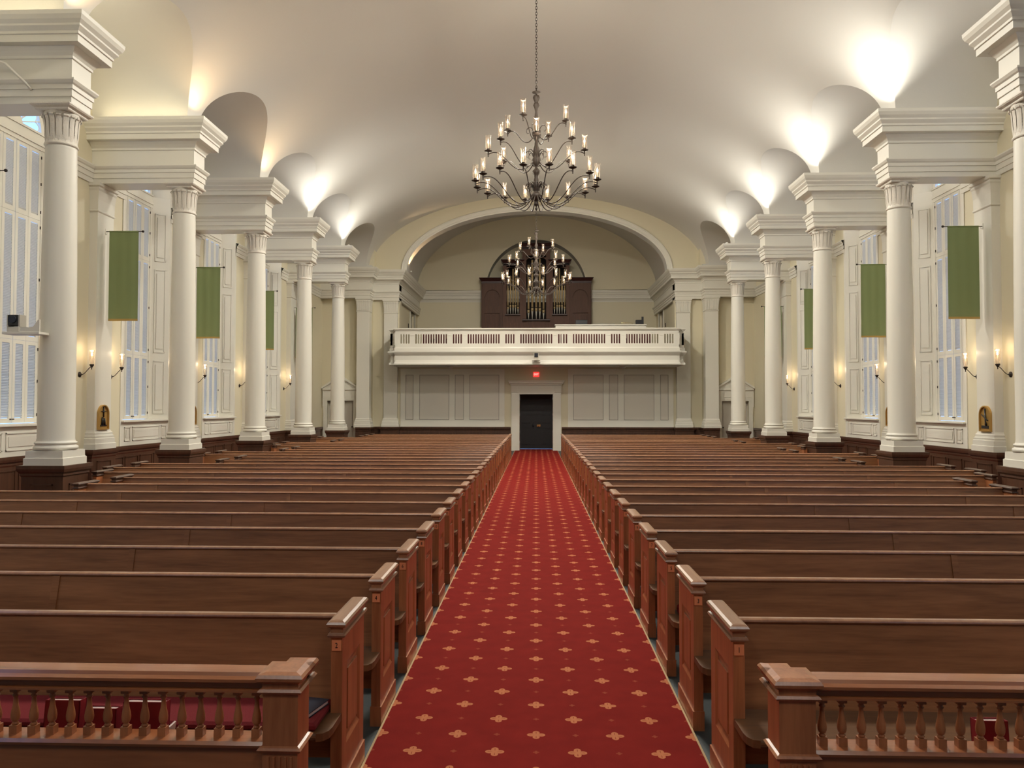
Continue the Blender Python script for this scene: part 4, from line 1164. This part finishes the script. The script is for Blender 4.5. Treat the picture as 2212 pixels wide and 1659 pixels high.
def console():
    root = empty('organ_console', (2.78, 33.3, FZ)); tag(root, 'long white boxed console top behind the balustrade, right of centre', 'console')
    b = MB(); b.box(-1.95, 1.95, -.3, .4, 0, 1.10); b.box(-1.98, 1.98, -.33, .43, 1.10, 1.16, .01); b.box(-1.9, 1.9, -.32, -.3, .2, .95); b.build('cabinet', 'white', root)
    zt = FZ+1.16
    slab('device', 1.72, 2.22, 33.2, 33.5, zt, zt+.22, 'black', 'boxy black device on the left end of the white console', 'device', .02)
    slab('music_tray', 2.45, 3.42, 33.25, 33.45, zt, zt+.045, 'steel', 'low grey tray lying on the white console', 'tray')
    r = empty('music_rack', (3.95, 33.3, zt+.010)); tag(r, 'thin wire music rack on the white console', 'rack')
    b = MB(); b.tube([(-.25, 0, 0), (-.22, 0, .08), (.22, 0, .08), (.25, 0, 0)], .008, 6); b.tube([(-.24, .06, 0), (.24, .06, 0.0)], .008, 6); b.build('wire_frame', 'brass', r)
    r = empty('monitor', (4.5, 33.3, zt)); tag(r, 'small black monitor with an upright panel on the right end of console', 'monitor')
    b = MB(); b.box(-.17, .17, -.02, .12, .02, .22, .01); b.build('screen', 'black', r); MB().box(.08, .17, .0, .03, .1, .36).build('side_panel', 'door', r); MB().box(-.08, .08, -.05, .15, 0, .02).build('foot', 'black', r)
console()
# choir chairs seen through the slots
def chair():
    root = empty('choir_chair'); 
    b = MB(); b.prism([(-.25, .16), (-.25, .74), (-.22, .80), (.22, .80), (.25, .74), (.25, .16)], -.02, .02, 'y'); b.build('backrest', 'choir', root)
    b = MB(); b.box(-.22, .22, .02, .46, .44, .49, .015); b.build('seat', 'choir', root)
    for sx in (-1, 1):
        b = MB(); b.tube([(sx*.2, .0, 0), (sx*.2, .0, .55)], .013, 6); b.build('leg', 'black', root)
        b = MB(); b.tube([(sx*.2, .42, 0), (sx*.2, .42, .44)], .013, 6); b.build('leg', 'black', root)
    return root
c0 = None
for i in range(18):
    x = -4.55+i*.535
    c = chair() if c0 is None else copy_tree(c0)
    c0 = c0 or c
    c.location = (x, 31.9, FZ)
    tag(c, 'red-brown choir chair seen through the slots of the gallery balustrade', 'chair', 'choir chairs behind the balustrade')
for x, n in ((-4.10, 'left'), (-3.98, 'right')):
    o = MB().lathe(0, 0, [(.012, 0), (.012, .72), (.05, .73), (.06, .78), (.03, .82)], 10).build('microphone', 'black', None, (x, 31.4, FZ)); tag(o, 'small dark microphone head above the balustrade, %s of the pair' % n, 'microphone')

# ------------------------------------------------------------------ small fittings
def exit_sign():
    root = empty('exit_sign', (0.0, YA, 3.19)); tag(root, 'small red lit exit sign above the double door', 'sign')
    MB().box(-.13, .13, -.05, 0, 0, .21, .01).build('housing', 'exit', root)
    cu = bpy.data.curves.new('lettering', 'FONT'); cu.body = 'EXIT'; cu.size = .125; cu.align_x = 'CENTER'; cu.align_y = 'CENTER'; cu.extrude = .002
    t = bpy.data.objects.new('lettering', cu); COL.objects.link(t); dg = bpy.context.evaluated_depsgraph_get()
    me = bpy.data.meshes.new_from_object(t.evaluated_get(dg)); bpy.data.objects.remove(t)
    me.materials.clear(); me.materials.append(M['exitl'])
    o = bpy.data.objects.new('lettering', me); COL.objects.link(o); o.parent = root; o.location = (0, -.054, .105); o.rotation_euler = (pi/2, 0, 0); o.scale = (.8, 1, 1)
exit_sign()
for s in (-1, 1):
    o = MB().box(-.03, .03, -.14, .14, -.1, .1, .01).build('exit_sign', 'exit', None, (s*(GW-.03), 36.4, 8.02)); o.location.z = 8.0
    o.location.x = s*(GW-.10)
    tag(o, 'small red glowing exit sign high on the %s gallery wall' % SN[s], 'sign')
    d = MB().lathe(0, 0, [(.02, -.10), (.09, -.08), (.13, -.03), (.15, 0)], 20).build('ceiling_light', 'beige', None, (s*3.65, 32.3, 3.603)); tag(d, 'round pale dome fitting under the gallery, %s of the door' % SN[s], 'light')
def ptz(loc, rz, label, par=None, shelf=None):
    root = empty('camera', loc, rz); tag(root, label, 'camera')
    b = MB(); b.box(-.09, .09, -.08, .09, 0, .075, .008); b.build('base', 'beige', root)
    b = MB(); b.box(-.10, -.075, -.07, .07, .07, .26, .008); b.box(.075, .10, -.07, .07, .07, .26, .008); b.build('yoke', 'beige', root)
    b = MB(); b.box(-.073, .073, -.085, .075, .09, .255, .01); h = b.build('camera_head', 'black', root)
    MB().lathe(0, .185, [(.045, -.095), (.058, -.10), (.058, -.085)], 24, 'y').build('lens', 'blue', h)
ptz((-7.79, 11.18, 3.019), 0, 'beige and black robotic camera on a white shelf at the nearest left column')
root = empty('shelf_bracket', (-7.65, 11.19, 3.0)); tag(root, 'white scroll-sided shelf fixed to the nearest left column', 'shelf')
b = MB(); b.box(-.28, .28, -.12, .12, -.02, .018, .004); b.build('shelf_board', 'white', root)
b = MB(); b.prism([(-.03, .018), (.28, .018), (.28, .20), (.25, .19), (.22, .14), (.18, .09), (.12, .08), (.05, .085), (.0, .08), (-.02, .05)], -.11, -.09, 'y'); b.build('side_bracket', 'white', root)
b = MB(); b.lathe(0.14, 0, [(.05, .02), (.05, .05), (.04, .09), (.015, .11)], 16); o = b.build('dome_sensor', 'beige', None, (-7.65, 11.19, 3.0)); tag(o, 'small beige dome on the shelf beside the robotic camera', 'device')
b = MB().box(-.16, .16, -.01, .25, -.03, 0, .004).build('shelf_bracket', 'white', None, (0, 30.72, 3.80)); tag(b, 'small white shelf on the balcony front holding a camera', 'shelf')
ptz((0, 30.83, 3.80), 0, 'beige and black robotic camera on the balcony front above the door')
